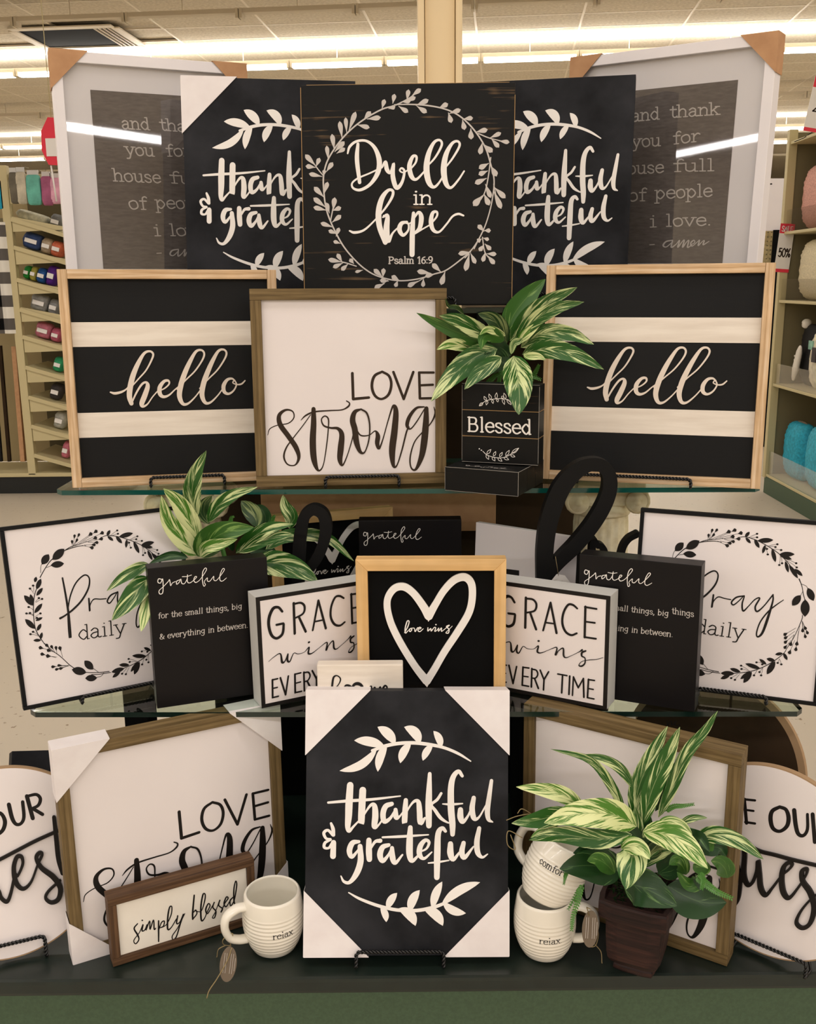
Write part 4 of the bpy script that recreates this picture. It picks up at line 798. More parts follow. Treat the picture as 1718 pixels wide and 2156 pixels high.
root = thing('wooden_board', 'large distressed black Dwell in hope board with leaf wreath, top centre', 'sign', M=p.M())
box('board', -p.w/2, p.w/2, 0, p.h, -p.t, 0, 'distressed black', root, .0018)
e = .0013
boxes('worn_edge', [(-p.w/2-e*.2, -p.w/2+e*.5, .004, p.h-.004, -.0017, .0002), (p.w/2-e*.5, p.w/2+e*.2, .01, p.h-.02, -.0017, .0002), (-p.w/2+.01, p.w/2-.01, p.h-.0004, p.h+.0003, -p.t+.001, -.0005)], 'worn edge', root)
draw('lettering', dw, .0004, 'lettering white', root); draw('lettering', ps, .0004, 'lettering grey', root); draw('leaf_wreath', ring, .0004, 'lettering grey', root)

# ------------------------------------------------------------------ large framed prints with card corners
zP = zm(1080, 0, 2.6928); pr = PS['big_R']
LINES = [('and', 672, 690, 830, 675, 46), ('thank', 888, 668, 1172, 648, 46), ('you', 675, 836, 838, 826, 46), ('for', 905, 818, 1062, 800, 46), ('house', 590, 990, 857, 978, 46), ('full', 905, 973, 1145, 968, 46),
 ('of', 652, 1141, 757, 1138, 48), ('people', 805, 1128, 1133, 1113, 48), ('i', 772, 1288, 818, 1286, 46), ('love.', 865, 1284, 1128, 1277, 46)]
big = Art(pr, zP, -.009)
for w_, a, b, c, d, xh in LINES: big.add(text(w_, a, b, c, d, xh, 7.5, .2), False)
big.add([[(776, 1388, 5), (802, 1386, 5)], [(905, 1362, 6), (868, 1370, 8), (852, 1392, 9), (870, 1400, 6), (900, 1375, 5), (905, 1365, 7), (898, 1402, 9), (925, 1385, 5), (945, 1362, 6), (935, 1402, 9), (960, 1370, 5), (972, 1362, 7), (962, 1402, 9), (985, 1372, 5), (998, 1364, 7), (990, 1402, 8), (1015, 1390, 4)],
 [(1005, 1390, 4), (1030, 1375, 5), (1025, 1362, 6), (1008, 1378, 8), (1015, 1396, 6), (1045, 1372, 4), (1058, 1362, 6), (1050, 1392, 8), (1075, 1368, 4), (1085, 1365, 6), (1078, 1388, 7), (1112, 1368, 4)]])
PX0 = pr.px(*zP(1275, 452), -.009); PX1 = pr.px(*zP(1185, 1470), -.009)
def bigframe(key, label):
    p = PS[key]; w, h = p.w, p.h; rw = .019
    root = thing('picture_frame', label, 'frame', M=p.M(), group='prayer prints in white frames')
    frame4(p, rw, 'white frame', root, 'mitre')
    box('mat_board', -w/2+rw, w/2-rw, rw, h-rw, -.016, -.0105, 'mat board', root)
    mr = w/2-PX0[0] if key == 'big_R' else w/2-.072; mt = h-PX0[1] if key == 'big_R' else .068
    if key == 'big_R': box('print', -w/2+.068, PX0[0], .07, PX0[1], -.0104, -.0096, 'dark print', root)
    else: box('print', -w/2+.066, w/2-.06, .07, h-.062, -.0104, -.0096, 'dark print', root)
    o = draw('lettering', big, -.009, 'lettering grey', root)
    if key == 'big_L':
        o.location = (.002, -.004, 0); o.scale = (.92, .985, 1)
    box('glass_pane', -w/2+rw, w/2-rw, rw, h-rw, -.0068, -.0058, 'picture glass', root)
    box('backing', -w/2+rw, w/2-rw, rw, h-rw, -.022, -.0165, 'brown box', root)
    for s in (-1, 1):
        for top in (0, 1): corner(p, s, top, .066, 'cardboard', root)
bigframe('big_L', 'large white frame with cardboard corners around dark prayer print, top left')
bigframe('big_R', 'large white frame with cardboard corners around dark prayer print, top right')

# ------------------------------------------------------------------ 'Pray daily' boards
z1 = zm(0, 1030, 4.0905); z2 = zm(1330, 1030, 4.3119)
pa = Art(PS['pray_L'], z1, -.003); pb = Art(PS['pray_R'], z2, -.003)
pa.add(fat([[(538, 765, 13), (558, 870, 15), (580, 1000, 17), (595, 1120, 18), (605, 1278, 22), (592, 1200, 14), (585, 1080, 10), (590, 1000, 10), (610, 905, 11), (655, 805, 11), (725, 740, 11), (768, 765, 11), (762, 850, 13), (705, 955, 14), (630, 1035, 15), (560, 1088, 13), (518, 1112, 17)]], 1.15))
pa.add(text('daily', 672, 1300, 1088, 1238, 82, 11, .16, .2, (-.06, -1.)), False)
pb.add([[(742, 960, 16), (735, 1015, 18), (728, 1072, 18), (742, 1020, 10), (785, 978, 11), (845, 992, 10), (900, 1002, 10)],
 [(1022, 968, 12), (950, 982, 15), (906, 1026, 15), (925, 1050, 13), (975, 1012, 10), (1022, 968, 10), (1003, 1040, 15), (1012, 1105, 16), (1060, 1062, 10), (1120, 1000, 11), (1162, 990, 14), (1122, 1065, 16), (1138, 1110, 16), (1200, 1060, 11), (1283, 957, 13)],
 [(1283, 957, 13), (1280, 1020, 16), (1232, 1180, 25), (1185, 1305, 22), (1142, 1340, 14), (1135, 1295, 13), (1170, 1200, 13), (1240, 1110, 13), (1310, 1052, 11), (1378, 1005, 7)]])
def leaves(s): return [tuple(map(float, q.split())) for q in s.replace('\n', '').split(';') if q.strip()]
def berries(a, s):
    for x0, y0, x1, y1 in leaves(s): a.add([[(x0, y0, 3), ((x0+x1)/2+2, (y0+y1)/2-3, 3), (x1, y1, 3)], dot(x1, y1, 9.5)])
def drops(a, s, st=3):
    for x0, y0, x1, y1, w_ in leaves(s):
        f = max(.0, 1-42./max(math.hypot(x1-x0, y1-y0), 43)); a.add([[(x0, y0, st), (x0+(x1-x0)*.5, y0+(y1-y0)*.5, st), (x0+(x1-x0)*(f+.15), y0+(y1-y0)*(f+.15), st)], drop(x0+(x1-x0)*f, y0+(y1-y0)*f, x1, y1, w_, 0, 'drop')])
wa = Art(PS['pray_L'], z1, -.003); wb = Art(PS['pray_R'], z2, -.003)
wa.add([[(345, 760, 8), (395, 672, 7), (450, 602, 8), (540, 538, 8), (600, 512, 7), (680, 490, 6), (740, 486, 4)], [(350, 720, 4), (352, 665, 4), (370, 625, 4)], [(400, 675, 4), (450, 655, 4)],
 [(600, 1515, 7), (520, 1440, 6), (450, 1390, 6), (385, 1330, 7)], [(600, 1515, 7), (680, 1565, 6), (760, 1578, 6), (850, 1578, 6), (940, 1570, 7)], [(895, 1580, 4), (870, 1610, 4), (825, 1622, 4)], [(850, 1578, 4), (800, 1540, 4)],
 [(385, 1335, 6), (340, 1270, 7), (305, 1200, 7), (290, 1100, 7), (288, 1000, 7), (300, 900, 7), (335, 815, 6)]])
wa.add([drop(*q) for q in leaves('455 605 552 515 70;362 645 420 562 64;440 655 550 640 56;740 1578 620 1553 68;800 1550 728 1478 62;832 1625 735 1628 56;315 860 352 772 40;300 800 312 755 28;315 915 367 850 32;285 1000 208 915 48;282 985 262 905 34;298 1065 363 985 36;300 1200 217 1120 46;320 1218 354 1158 30;308 1132 366 1105 24;348 1292 362 1233 26;352 1300 288 1302 26')])
drops(wa, '430 1370 392 1335 26;470 1400 438 1345 24;490 1415 480 1352 24;540 1445 512 1355 30;460 1400 405 1383 30;430 1385 335 1362 30;490 1445 398 1435 32;480 1450 350 1417 28;590 1518 495 1517 22;590 1518 442 1530 24;595 1520 510 1548 24;590 1520 475 1555 22')
berries(wa, '290 880 285 830;290 900 258 856;305 970 335 938;310 975 362 945;285 1040 247 1015;290 1090 228 1070;290 1090 258 1066;300 1100 348 1070;300 1120 317 1108;330 1260 285 1228;330 1265 262 1248')
wb.add([[(625, 478, 6), (680, 462, 7), (760, 455, 5), (830, 445, 4)], [(970, 438, 5), (1030, 432, 7), (1120, 458, 7), (1200, 497, 7), (1280, 545, 7), (1350, 597, 7), (1430, 682, 7), (1500, 785, 6)],
 [(1520, 815, 10), (1545, 880, 7), (1560, 960, 7), (1577, 1020, 7)], [(1555, 925, 4), (1530, 970, 4)], [(1540, 860, 4), (1585, 880, 4), (1600, 910, 4)], [(1550, 1145, 7), (1542, 1190, 7), (1475, 1340, 5), (1405, 1450, 6)],
 [(1410, 1440, 4), (1380, 1490, 6), (1290, 1560, 7), (1180, 1620, 7), (1060, 1657, 7), (900, 1674, 6)], [(625, 1635, 6), (700, 1655, 6), (800, 1670, 6)]])
wb.add([drop(*q) for q in leaves('1575 1005 1573 1155 82;1532 965 1458 1055 66;1600 900 1650 1012 66;1030 432 1070 388 30;1035 440 1080 490 28;1145 468 1284 461 44;1115 458 1158 532 34;1212 508 1188 582 28;1275 545 1305 660 38;1345 590 1477 590 44;1345 597 1452 636 34;1395 655 1422 755 32;1430 690 1508 808 38;1480 725 1550 786 34;1370 1490 1303 1500 28;1378 1488 1412 1550 30;1300 1558 1225 1538 34;1300 1565 1228 1678 54;1222 1590 1160 1542 28;1165 1628 1033 1583 38;1088 1660 1015 1757 48;1075 1660 988 1722 36;985 1658 893 1628 34;930 1674 810 1670 44;890 1690 808 1720 34')])
drops(wb, '700 460 735 360 22;700 460 780 360 22;690 470 700 405 22;710 460 752 403 22;720 455 895 380 34;760 450 948 366 32;800 440 1005 395 34;820 450 932 428 32;840 450 985 450 32;840 455 935 478 28;800 470 905 492 28;780 470 880 518 32;1490 1260 1380 1325 30;1480 1290 1385 1357 28;1475 1320 1385 1397 28;1450 1370 1383 1446 28;1475 1320 1438 1420 32;1525 1240 1497 1418 32;1515 1290 1488 1468 30;1480 1370 1428 1495 32;1545 1195 1582 1275 28;1548 1200 1552 1298 26;1550 1200 1600 1315 26;1550 1215 1578 1350 26')
berries(wb, '1060 440 1138 405;1070 445 1138 437;1240 515 1322 500;1250 520 1305 525;1270 545 1357 552;1215 520 1228 542;1215 530 1235 592;1350 600 1340 688;1355 610 1365 672;1400 635 1493 672;1410 650 1498 710;1340 1540 1325 1577;1340 1540 1358 1590;1225 1590 1185 1590;1200 1580 1133 1572;1190 1620 1160 1660;1190 1625 1175 1690;1140 1640 1110 1690;1070 1650 993 1602;1060 1650 997 1632;960 1680 903 1715;980 1680 937 1730')
def pray(key, label):
    p = PS[key]; root = thing('framed_sign', label, 'sign', M=p.M(), group='Pray daily signs')
    frame4(p, .0062, 'black matte', root, 'top')
    box('panel', -p.w/2+.006, p.w/2-.006, .006, p.h-.006, -.010, -.0032, 'white print', root)
    draw('lettering', [pa, pb], -.003, 'lettering black', root); draw('leaf_wreath', [wa, wb], -.003, 'lettering black', root)
pray('pray_L', 'white Pray daily sign with leaf wreath and thin black frame, far left of middle shelf')
pray('pray_R', 'white Pray daily sign with leaf wreath and thin black frame, far right of middle shelf')

# ------------------------------------------------------------------ black 'grateful' blocks
zg = zm(1040, 940, 3.7174); zg2 = zm(220, 940, 3.1815)
GR = [[(740, 975, 8), (716, 966, 9), (709, 990, 9), (728, 1000, 8), (745, 972, 9), (744, 1030, 9), (735, 1078, 9), (714, 1080, 9), (712, 1055, 8), (745, 1032, 7), (785, 1000, 8), (795, 988, 8), (798, 1010, 9), (800, 1036, 8), (815, 1018, 7), (838, 1012, 8)],
 [(872, 1006, 8), (848, 1012, 9), (846, 1035, 9), (866, 1024, 8), (880, 1002, 8), (884, 1035, 9), (905, 1042, 8), (928, 1010, 7), (934, 978, 8), (928, 1030, 9), (945, 1046, 8), (980, 1030, 7), (1002, 1012, 8), (990, 1006, 8), (978, 1030, 9), (990, 1052, 9), (1020, 1042, 7), (1055, 1008, 7), (1084, 970, 8), (1074, 956, 8), (1052, 985, 9), (1044, 1045, 9), (1050, 1093, 8), (1064, 1085, 8), (1058, 1060, 7), (1084, 1035, 7), (1082, 1058, 8), (1100, 1066, 8), (1130, 1038, 7), (1136, 1036, 8), (1134, 1062, 8), (1155, 1070, 7), (1200, 1030, 8), (1226, 998, 8), (1212, 990, 8), (1188, 1030, 9), (1182, 1072, 9), (1200, 1086, 8), (1236, 1068, 6)],
 [(893, 986, 7), (930, 992, 7), (964, 988, 6)]]
gs = Art(PS['grate_R'], zg).add([[(x, y, w_*.72) for x, y, w_ in q] for q in GR])
gt = Art(PS['grate_L'], zg2).add(text('for the small things, big', 358, 1153, 922, 1085, 25, 5.2, .12, .45), False).add(text('& everything in between.', 368, 1292, 962, 1212, 26, 5.2, .12, .45), False)
gt2 = Art(PS['grate_R'], zg).add(text('things', 1392, 1307, 1566, 1334, 32, 6.2, .12, .45), False)
for key, lab in (('grate_L', 'black grateful for the small things block, standing before the leafy plant on the left'), ('grate_R', 'black grateful for the small things block, right of GRACE wins, before the Pray daily sign'), ('grate_C', 'black grateful block standing behind the heart sign in the middle')):
    p = PS[key]; root = thing('block_sign', lab, 'sign', M=p.M(), group='grateful blocks')
    box('block', -p.w/2, p.w/2, 0, p.h, -p.t, 0, 'black satin', root, .0008)
    a = draw('lettering', gs, .0004, 'lettering white', root); b_ = draw('lettering', gt if key == 'grate_L' else [gt], .0004, 'lettering grey', root); c_ = draw('lettering', gt2, .0004, 'lettering grey', root)
    if key == 'grate_L': a.location.x = .0062; c_.location = (.0075, -.0028, 0)
    else: b_.location = (-.0012, .0030, 0)

# ------------------------------------------------------------------ 'GRACE wins every time' boxes
GC = [[(190, 1105, 17), (165, 1078, 18), (130, 1085, 20), (104, 1140, 20), (100, 1200, 20), (118, 1262, 20), (150, 1285, 18), (182, 1268, 17), (196, 1240, 17), (200, 1190, 16)]]
gl = Art(PS['grace_L'], zm(220+1000/3.1815, 940, 3.1815)).add([[(x, y, w_) for x, y, w_ in GC[0]]]).add([[(198, 1185, 15), (152, 1195, 15)]], False)
L1 = [[(250, 1183, 19), (245, 1418, 19)], [(385, 1440, 15), (443, 1222, 17)], [(443, 1222, 17), (490, 1460, 18)], [(405, 1378, 13), (475, 1387, 13)], [(716, 1253, 18), (710, 1493, 18)], [(712, 1256, 15), (803, 1271, 15)], [(714, 1370, 14), (790, 1380, 14)], [(710, 1492, 15), (798, 1505, 15)], [(285, 1305, 17), (330, 1432, 18)],
 [(60, 1705, 14), (54, 1838, 14)], [(60, 1706, 12), (98, 1712, 12)], [(57, 1770, 11), (92, 1776, 11)], [(54, 1838, 12), (96, 1845, 12)], [(118, 1712, 13), (150, 1855, 13)], [(150, 1855, 13), (178, 1722, 13)], [(228, 1726, 14), (222, 1868, 14)], [(228, 1728, 12), (274, 1734, 12)], [(225, 1797, 11), (268, 1803, 11)], [(222, 1868, 12), (272, 1877, 12)],
 [(297, 1738, 14), (293, 1882, 14)], [(318, 1815, 13), (348, 1893, 14)], [(362, 1750, 13), (392, 1825, 13)], [(428, 1763, 13), (392, 1825, 13)], [(392, 1825, 13), (388, 1905, 13)], [(500, 1780, 12), (572, 1793, 12)], [(537, 1787, 14), (530, 1928, 14)], [(593, 1797, 14), (587, 1940, 14)],
 [(614, 1948, 12), (622, 1803, 12)], [(622, 1803, 13), (660, 1888, 13)], [(660, 1888, 12), (700, 1816, 12)], [(700, 1816, 14), (704, 1962, 14)], [(740, 1822, 14), (732, 1965, 14)], [(740, 1824, 12), (787, 1831, 12)], [(736, 1893, 11), (778, 1901, 11)], [(732, 1966, 12), (783, 1976, 12)]]
L2 = [[(250, 1190, 16), (305, 1198, 16), (332, 1235, 17), (318, 1285, 16), (250, 1302, 14)], [(652, 1268, 14), (618, 1240, 17), (580, 1240, 18), (545, 1300, 18), (535, 1380, 18), (560, 1448, 18), (605, 1476, 17), (648, 1462, 15)], [(297, 1742, 12), (332, 1752, 12), (343, 1785, 12), (325, 1812, 12), (297, 1812, 11)],
 [(40, 1560, 3), (80, 1540, 5), (128, 1532, 9), (138, 1600, 17), (160, 1600, 9), (185, 1552, 8), (178, 1600, 15), (196, 1616, 10), (228, 1565, 6), (262, 1582, 5), (310, 1585, 4), (348, 1560, 10), (340, 1605, 14), (370, 1615, 8), (430, 1592, 4), (492, 1572, 9), (482, 1632, 14), (505, 1600, 7), (542, 1578, 11), (546, 1635, 14), (565, 1652, 8), (610, 1635, 4), (665, 1608, 6), (690, 1592, 15)],
 [(718, 1600, 13), (690, 1612, 16), (688, 1640, 13), (712, 1655, 9), (712, 1695, 11), (688, 1718, 14), (665, 1712, 8), (690, 1682, 5), (750, 1670, 6), (800, 1667, 5), (855, 1652, 4)], dot(350, 1522, 8)]
gr = Art(PS['grace_R'], zg).add(L1, False).add(L2)
for key, lab in (('grace_L', 'white GRACE wins box sign left of the heart sign, black border, grey edges'), ('grace_R', 'white GRACE wins box sign right of the heart sign, reading every time')):
    p = PS[key]; w, h = p.w, p.h; root = thing('box_sign', lab, 'sign', M=p.M(), group='GRACE wins box signs')
    box('box', -w/2, w/2, 0, h, -p.t, -.002, 'grey box edge', root, .001)
    b = .0062; boxes('border', [(-w/2, w/2, 0, b, -.002, 0), (-w/2, w/2, h-b, h, -.002, 0), (-w/2, -w/2+b, b, h-b, -.002, 0), (w/2-b, w/2, b, h-b, -.002, 0)], 'lettering black', root)
    box('panel', -w/2+b, w/2-b, b, h-b, -.002, -.0003, 'white print', root)
    draw('lettering', [gl, gr], .0002, 'lettering black', root)

# ------------------------------------------------------------------ heart signs and 'home' block
zh = zm(600, 1020, 3.436)
ha = Art(PS['heart'], zh, -.009).add([[(1040, 948, 62), (1000, 878, 56), (930, 785, 52), (862, 738, 54), (795, 748, 52), (748, 810, 50), (740, 885, 50), (762, 985, 50), (805, 1085, 50), (872, 1205, 50), (950, 1325, 50), (1024, 1418, 56)],
 [(1040, 948, 60), (1090, 862, 50), (1150, 765, 50), (1225, 688, 54), (1300, 668, 56), (1348, 715, 54), (1354, 820, 52), (1328, 930, 52), (1250, 1062, 52), (1155, 1205, 50), (1080, 1335, 50), (1026, 1420, 54)],
 [(1040, 955, 30), (1038, 985, 6)], [(1026, 1420, 44), (1026, 1440, 30), (1028, 1458, 6)]])
hl = Art(PS['heart'], zh, -.009).add([[(865, 1072, 6), (888, 1030, 8), (898, 992, 8), (884, 990, 8), (870, 1040, 9), (872, 1075, 8), (890, 1058, 6)], [(912, 1040, 7), (898, 1052, 8), (906, 1064, 8), (918, 1050, 7), (912, 1042, 6), (935, 1040, 6), (942, 1064, 8), (960, 1036, 6), (972, 1046, 6), (984, 1038, 8), (972, 1034, 8), (962, 1055, 8), (976, 1064, 7), (1000, 1044, 5)],
 [(1034, 1036, 7), (1034, 1060, 8), (1054, 1042, 7), (1058, 1060, 8), (1080, 1034, 6), (1090, 1038, 7), (1084, 1062, 8), (1102, 1052, 5), (1112, 1038, 7), (1110, 1062, 6), (1132, 1038, 8), (1132, 1062, 7), (1158, 1044, 5), (1190, 1018, 7), (1168, 1028, 8), (1186, 1048, 8), (1182, 1074, 8), (1164, 1072, 6), (1185, 1050, 5), (1210, 1024, 4)], dot(1092, 1014, 5)])
for key, lab in (('heart', 'black love wins sign with raised white heart and honey-wood frame, centre front'), ('heart_B', 'black love wins heart sign in wood frame, standing far back behind the striped leaves')):
    p = PS[key]; root = thing('framed_sign', lab, 'sign', M=p.M(), group='heart signs')
    frame4(p, .0185, 'honey wood', root, 'mitre'); box('panel', -p.w/2+.018, p.w/2-.018, .018, p.h-.018, -.016, -.0092, 'deep black', root)
    draw('heart_outline', ha, -.009, 'lettering white', root, .003); draw('lettering', hl, -.009, 'lettering white', root)
p = PS['home']; root = thing('wooden_block', 'small cream block lettered home, in front of the heart sign', 'sign', M=p.M())
box('block', -p.w/2, p.w/2, 0, p.h, -p.t, 0, 'cream paint', root, .0022)
HM = [[(335, 1520, 12), (342, 1450, 15), (352, 1395, 14), (378, 1383, 9), (402, 1408, 10), (385, 1450, 7), (350, 1480, 6)], [(350, 1500, 6), (390, 1465, 10), (402, 1490, 14), (395, 1530, 12), (420, 1520, 6)], [(425, 1470, 9), (445, 1452, 14), (475, 1462, 16), (490, 1500, 10)], [(480, 1490, 10), (500, 1448, 20), (535, 1442, 24), (560, 1470, 16), (520, 1530, 10)],
 [(600, 1530, 10), (612, 1475, 11), (625, 1460, 10), (622, 1520, 14), (650, 1465, 10), (660, 1520, 14), (690, 1462, 11), (690, 1520, 13), (715, 1500, 7)], [(705, 1500, 7), (738, 1470, 11), (722, 1455, 13), (700, 1500, 16), (722, 1530, 10), (775, 1495, 4)]]
hm = Art(p, zh).add(HM); draw('lettering', hm, .0004, 'lettering black', root)

# ------------------------------------------------------------------ 'simply blessed' plaque
p = PS['simply']; zs = zm(200, 1760, 3.7348)
SB = [[(335, 690, 9), (308, 728, 12), (335, 778, 14), (345, 815, 10), (320, 848, 9), (306, 820, 8), (350, 758, 7), (378, 695, 9), (370, 745, 11), (392, 738, 8), (410, 695, 9), (400, 742, 10), (430, 668, 9), (432, 735, 10), (460, 660, 9), (465, 732, 11), (478, 725, 7)], dot(372, 664, 6),
 [(500, 668, 12), (500, 740, 13), (500, 830, 10)], [(502, 740, 7), (522, 682, 9), (545, 670, 10), (538, 708, 9), (512, 722, 8), (560, 698, 7), (598, 620, 9), (604, 558, 9), (586, 562, 11), (572, 640, 13), (572, 732, 13), (600, 718, 8), (640, 652, 8)], [(650, 628, 11), (642, 688, 11), (668, 675, 8), (696, 612, 10), (668, 700, 10), (640, 790, 10), (615, 815, 9), (608, 785, 8), (650, 722, 7), (706, 610, 6)],
 [(780, 466, 12), (768, 600, 14), (768, 655, 12)], [(768, 655, 9), (800, 612, 9), (792, 582, 9), (775, 600, 8)], [(790, 590, 7), (835, 590, 7), (862, 510, 10), (866, 460, 10), (848, 462, 12), (832, 560, 13), (836, 662, 13), (860, 648, 8), (880, 600, 8), (904, 548, 9), (890, 532, 10), (870, 578, 12), (884, 610, 9), (925, 545, 7), (938, 518, 9), (926, 560, 10), (950, 592, 11), (940, 640, 9), (922, 640, 7), (948, 595, 7)],
 [(945, 600, 6), (982, 502, 9), (972, 545, 10), (1002, 572, 10), (988, 600, 8), (1020, 530, 8), (1046, 490, 10), (1032, 480, 10), (1014, 530, 12), (1030, 556, 9), (1060, 510, 7)], [(1088, 480, 9), (1062, 510, 11), (1068, 550, 9), (1096, 500, 9), (1114, 390, 11), (1106, 355, 9), (1092, 420, 11), (1094, 520, 12), (1112, 550, 9)]]
sb = Art(p, zs, -.005).add(SB)
root = thing('framed_plaque', 'low wide simply blessed plaque in dark walnut frame, beside the left mug', 'sign', M=p.M())
frame4(p, .0125, 'walnut wood', root, 'top'); box('panel', -p.w/2+.012, p.w/2-.012, .012, p.h-.012, -.012, -.0052, 'cream board', root, .0006)
box('backing', -p.w/2+.012, p.w/2-.012, .012, p.h-.012, -.024, -.0125, 'walnut wood', root); draw('lettering', sb, -.005, 'lettering black', root)

# ------------------------------------------------------------------ two 'Blessed' plank blocks
p = PS['upper']; zb = zm(860, 560, 3.9045); zt = zm(860, 560, 3.9045)
bl = Art(p, zb).add(text('Blessed', 482, 1358, 1012, 1384, 80, 15, .13, .25, (-.005, -1.)), False)
LF1 = [outline_leaf(*q, 4.5) for q in leaves('612 1125 583 1150 22;650 1108 640 1142 18;640 1105 622 1072 20;690 1098 696 1130 18;680 1098 662 1052 22;730 1092 735 1118 18;720 1092 725 1042 22;765 1085 782 1070 20;775 1090 790 1138 20;800 1092 785 1045 22;810 1095 845 1140 24')]
LF2 = [outline_leaf(*q, 4.5) for q in leaves('645 1545 678 1508 22;700 1562 718 1525 20;750 1568 772 1532 20;800 1560 830 1515 22;848 1540 907 1497 26;640 1550 660 1590 22;690 1570 712 1602 22;735 1578 770 1605 22;785 1575 825 1592 22;840 1555 876 1568 20')]
bs1 = Art(p, zb).add([k for q in LF1 for k in q]).add([[(585, 1148, 4), (640, 1108, 5), (720, 1092, 5), (800, 1095, 5), (850, 1130, 4)]])
bs2 = Art(p, zb).add([k for q in LF2 for k in q]).add([[(612, 1523, 5), (650, 1555, 5), (720, 1575, 5), (790, 1572, 5), (860, 1535, 5), (905, 1500, 4)], dot(583, 1503, 5), dot(600, 1514, 5)])
def blessed(p, lab, flat):
    root = thing('plank_block', lab, 'block', M=p.M(), group='Blessed plank blocks')
    if not flat:
        w, h, t = p.w, p.h, p.t
        for i in range(3): box('plank', -w/2, w/2, h*i/3+.0006, h*(i+1)/3-.0006, -t, 0, 'distressed black', root, .0006)
        boxes('plank_gap', [(-w/2+.0006, w/2-.0006, h*i/3-.0012, h*i/3+.0012, -t+.001, -.0009) for i in (1, 2)], 'worn edge', root)
        boxes('worn_edge', [(-w/2-.0002, -w/2+.0004, .003, h-.003, -.0006, .0002), (w/2-.0004, w/2+.0002, .003, h-.003, -.0006, .0002), (-w/2, w/2, -.0001, .0005, -.0006, .0002), (-w/2, w/2, h-.0005, h+.0001, -.0006, .0002)], 'worn grey edge', root)
        draw('lettering', bl, .0004, 'lettering white', root); draw('leaf_sprig', bs1, .0004, 'lettering white', root); draw('leaf_sprig', bs2, .0004, 'lettering white', root)
    else:
        w, h, t = p.w, p.h, p.t
        for i in range(3): box('plank', -w/2, w/2, 0, h-.0005, -t*(i+1)/3+.0006, -t*i/3-(0 if i == 0 else .0006), 'distressed black', root, .0006)
        boxes('worn_edge', [(-w/2-.0002, -w/2+.0004, .002, h-.002, -.0006, .0002), (w/2-.0004, w/2+.0002, .001, h-.001, -.0006, .0002), (-w/2, w/2, -.0001, .0004, -.0006, .0002), (-w/2, w/2, h-.0008, h-.0002, -.0006, .0002), (w/2-.0005, w/2+.0002, h-.0008, h-.0002, -t+.002, 0)], 'worn grey edge', root)
        sp = []
        for q in leaves('-.030 .0 -.038 -.006;-.02 .0 -.014 -.007;-.008 .0 -.002 .006;.004 0 .010 -.006;.016 0 .022 .005;.026 0 .034 -.004'): sp += outline_leaf(*q, .006, .0008)
        V = []; Fc = []
        for st in sp+[[(-.036, .003, .0008), (0, 0, .0009), (.038, .003, .0008)]]:
            a = [(x, y, max(w_, .0008)) for x, y, w_ in st]
            S = [np.array(k) for k in spl(a, 5)]; n = len(V)
            for i, k in enumerate(S):
                tt = S[min(i+1, len(S)-1)][:2]-S[max(i-1, 0)][:2]; tt /= np.hypot(*tt)+1e-9
                for sg in (-1, 1): V.append((k[0]-sg*tt[1]*.0005, h, -.022+k[1]+sg*tt[0]*.0005))
            Fc += [(n+2*i, n+2*i+1, n+2*i+3, n+2*i+2) for i in range(len(S)-1)]
        mesh('leaf_sprig', V, Fc, 'lettering grey', root)
blessed(PS['upper'], 'upright black plank block lettered Blessed, under the trailing variegated leaves', 0)
blessed(PS['lower'], 'black plank block lying flat under the upright Blessed block', 1)

# ------------------------------------------------------------------ round guest signs
def disc_sign(name, p, rad, label, art_l, rim, group=None, face='white print'):
    root = thing(name, label, 'sign', M=p.M(), group=group)
    K = 96; c = [(rad*math.cos(2*math.pi*i/K), rad+rad*math.sin(2*math.pi*i/K)) for i in range(K)]
    prism('disc', c, -.012, 0, rim, root); ci = [(x*.987, rad+(y-rad)*.987) for x, y in c]; o = prism('panel', ci, 0, .0004, face, root)
    if art_l: draw('lettering', art_l, .0008, 'lettering black', root); 
    return root
zq = zm(1050, 1450, 2.5719); zq1 = zm(0, 1450, 2.6844)
zq = zm(1050, 1450, 2.5719); zq1 = zm(0, 1450, 2.6844)
PS['guest_R'] = Pose(.5275, 1.301, .600, -40.4, 6, 0, .296, .296, .012); PS['guest_L'] = Pose(-.609, 1.305, .600, 22, 12, 0, .294, .294, .012)
def disc_sign(key, label, strokes, smooth, tf, raised=.004):
    p = PS[key]; r_ = p.w/2; root = thing('round_sign', label, 'sign', M=p.M(), group='round guest signs'); K = 120
    c = [(r_*math.cos(2*math.pi*i/K), r_+r_*math.sin(2*math.pi*i/K)) for i in range(K)]
    prism('disc', c, -.011, 0, 'tan rim', root); ci = [(x*.985, r_+(y-r_)*.985) for x, y in c]; prism('panel', ci, 0, .0006, 'white print', root)
    a = Art(p, tf, .0006).add(smooth, False); draw('lettering', a, .0007, 'lettering black', root)
    b = Art(p, tf, .0006).add(strokes); draw('raised_lettering', b, .0006, 'lettering black', root, raised)
GRm = [(1320, 592, 20), (1332, 730, 20)]
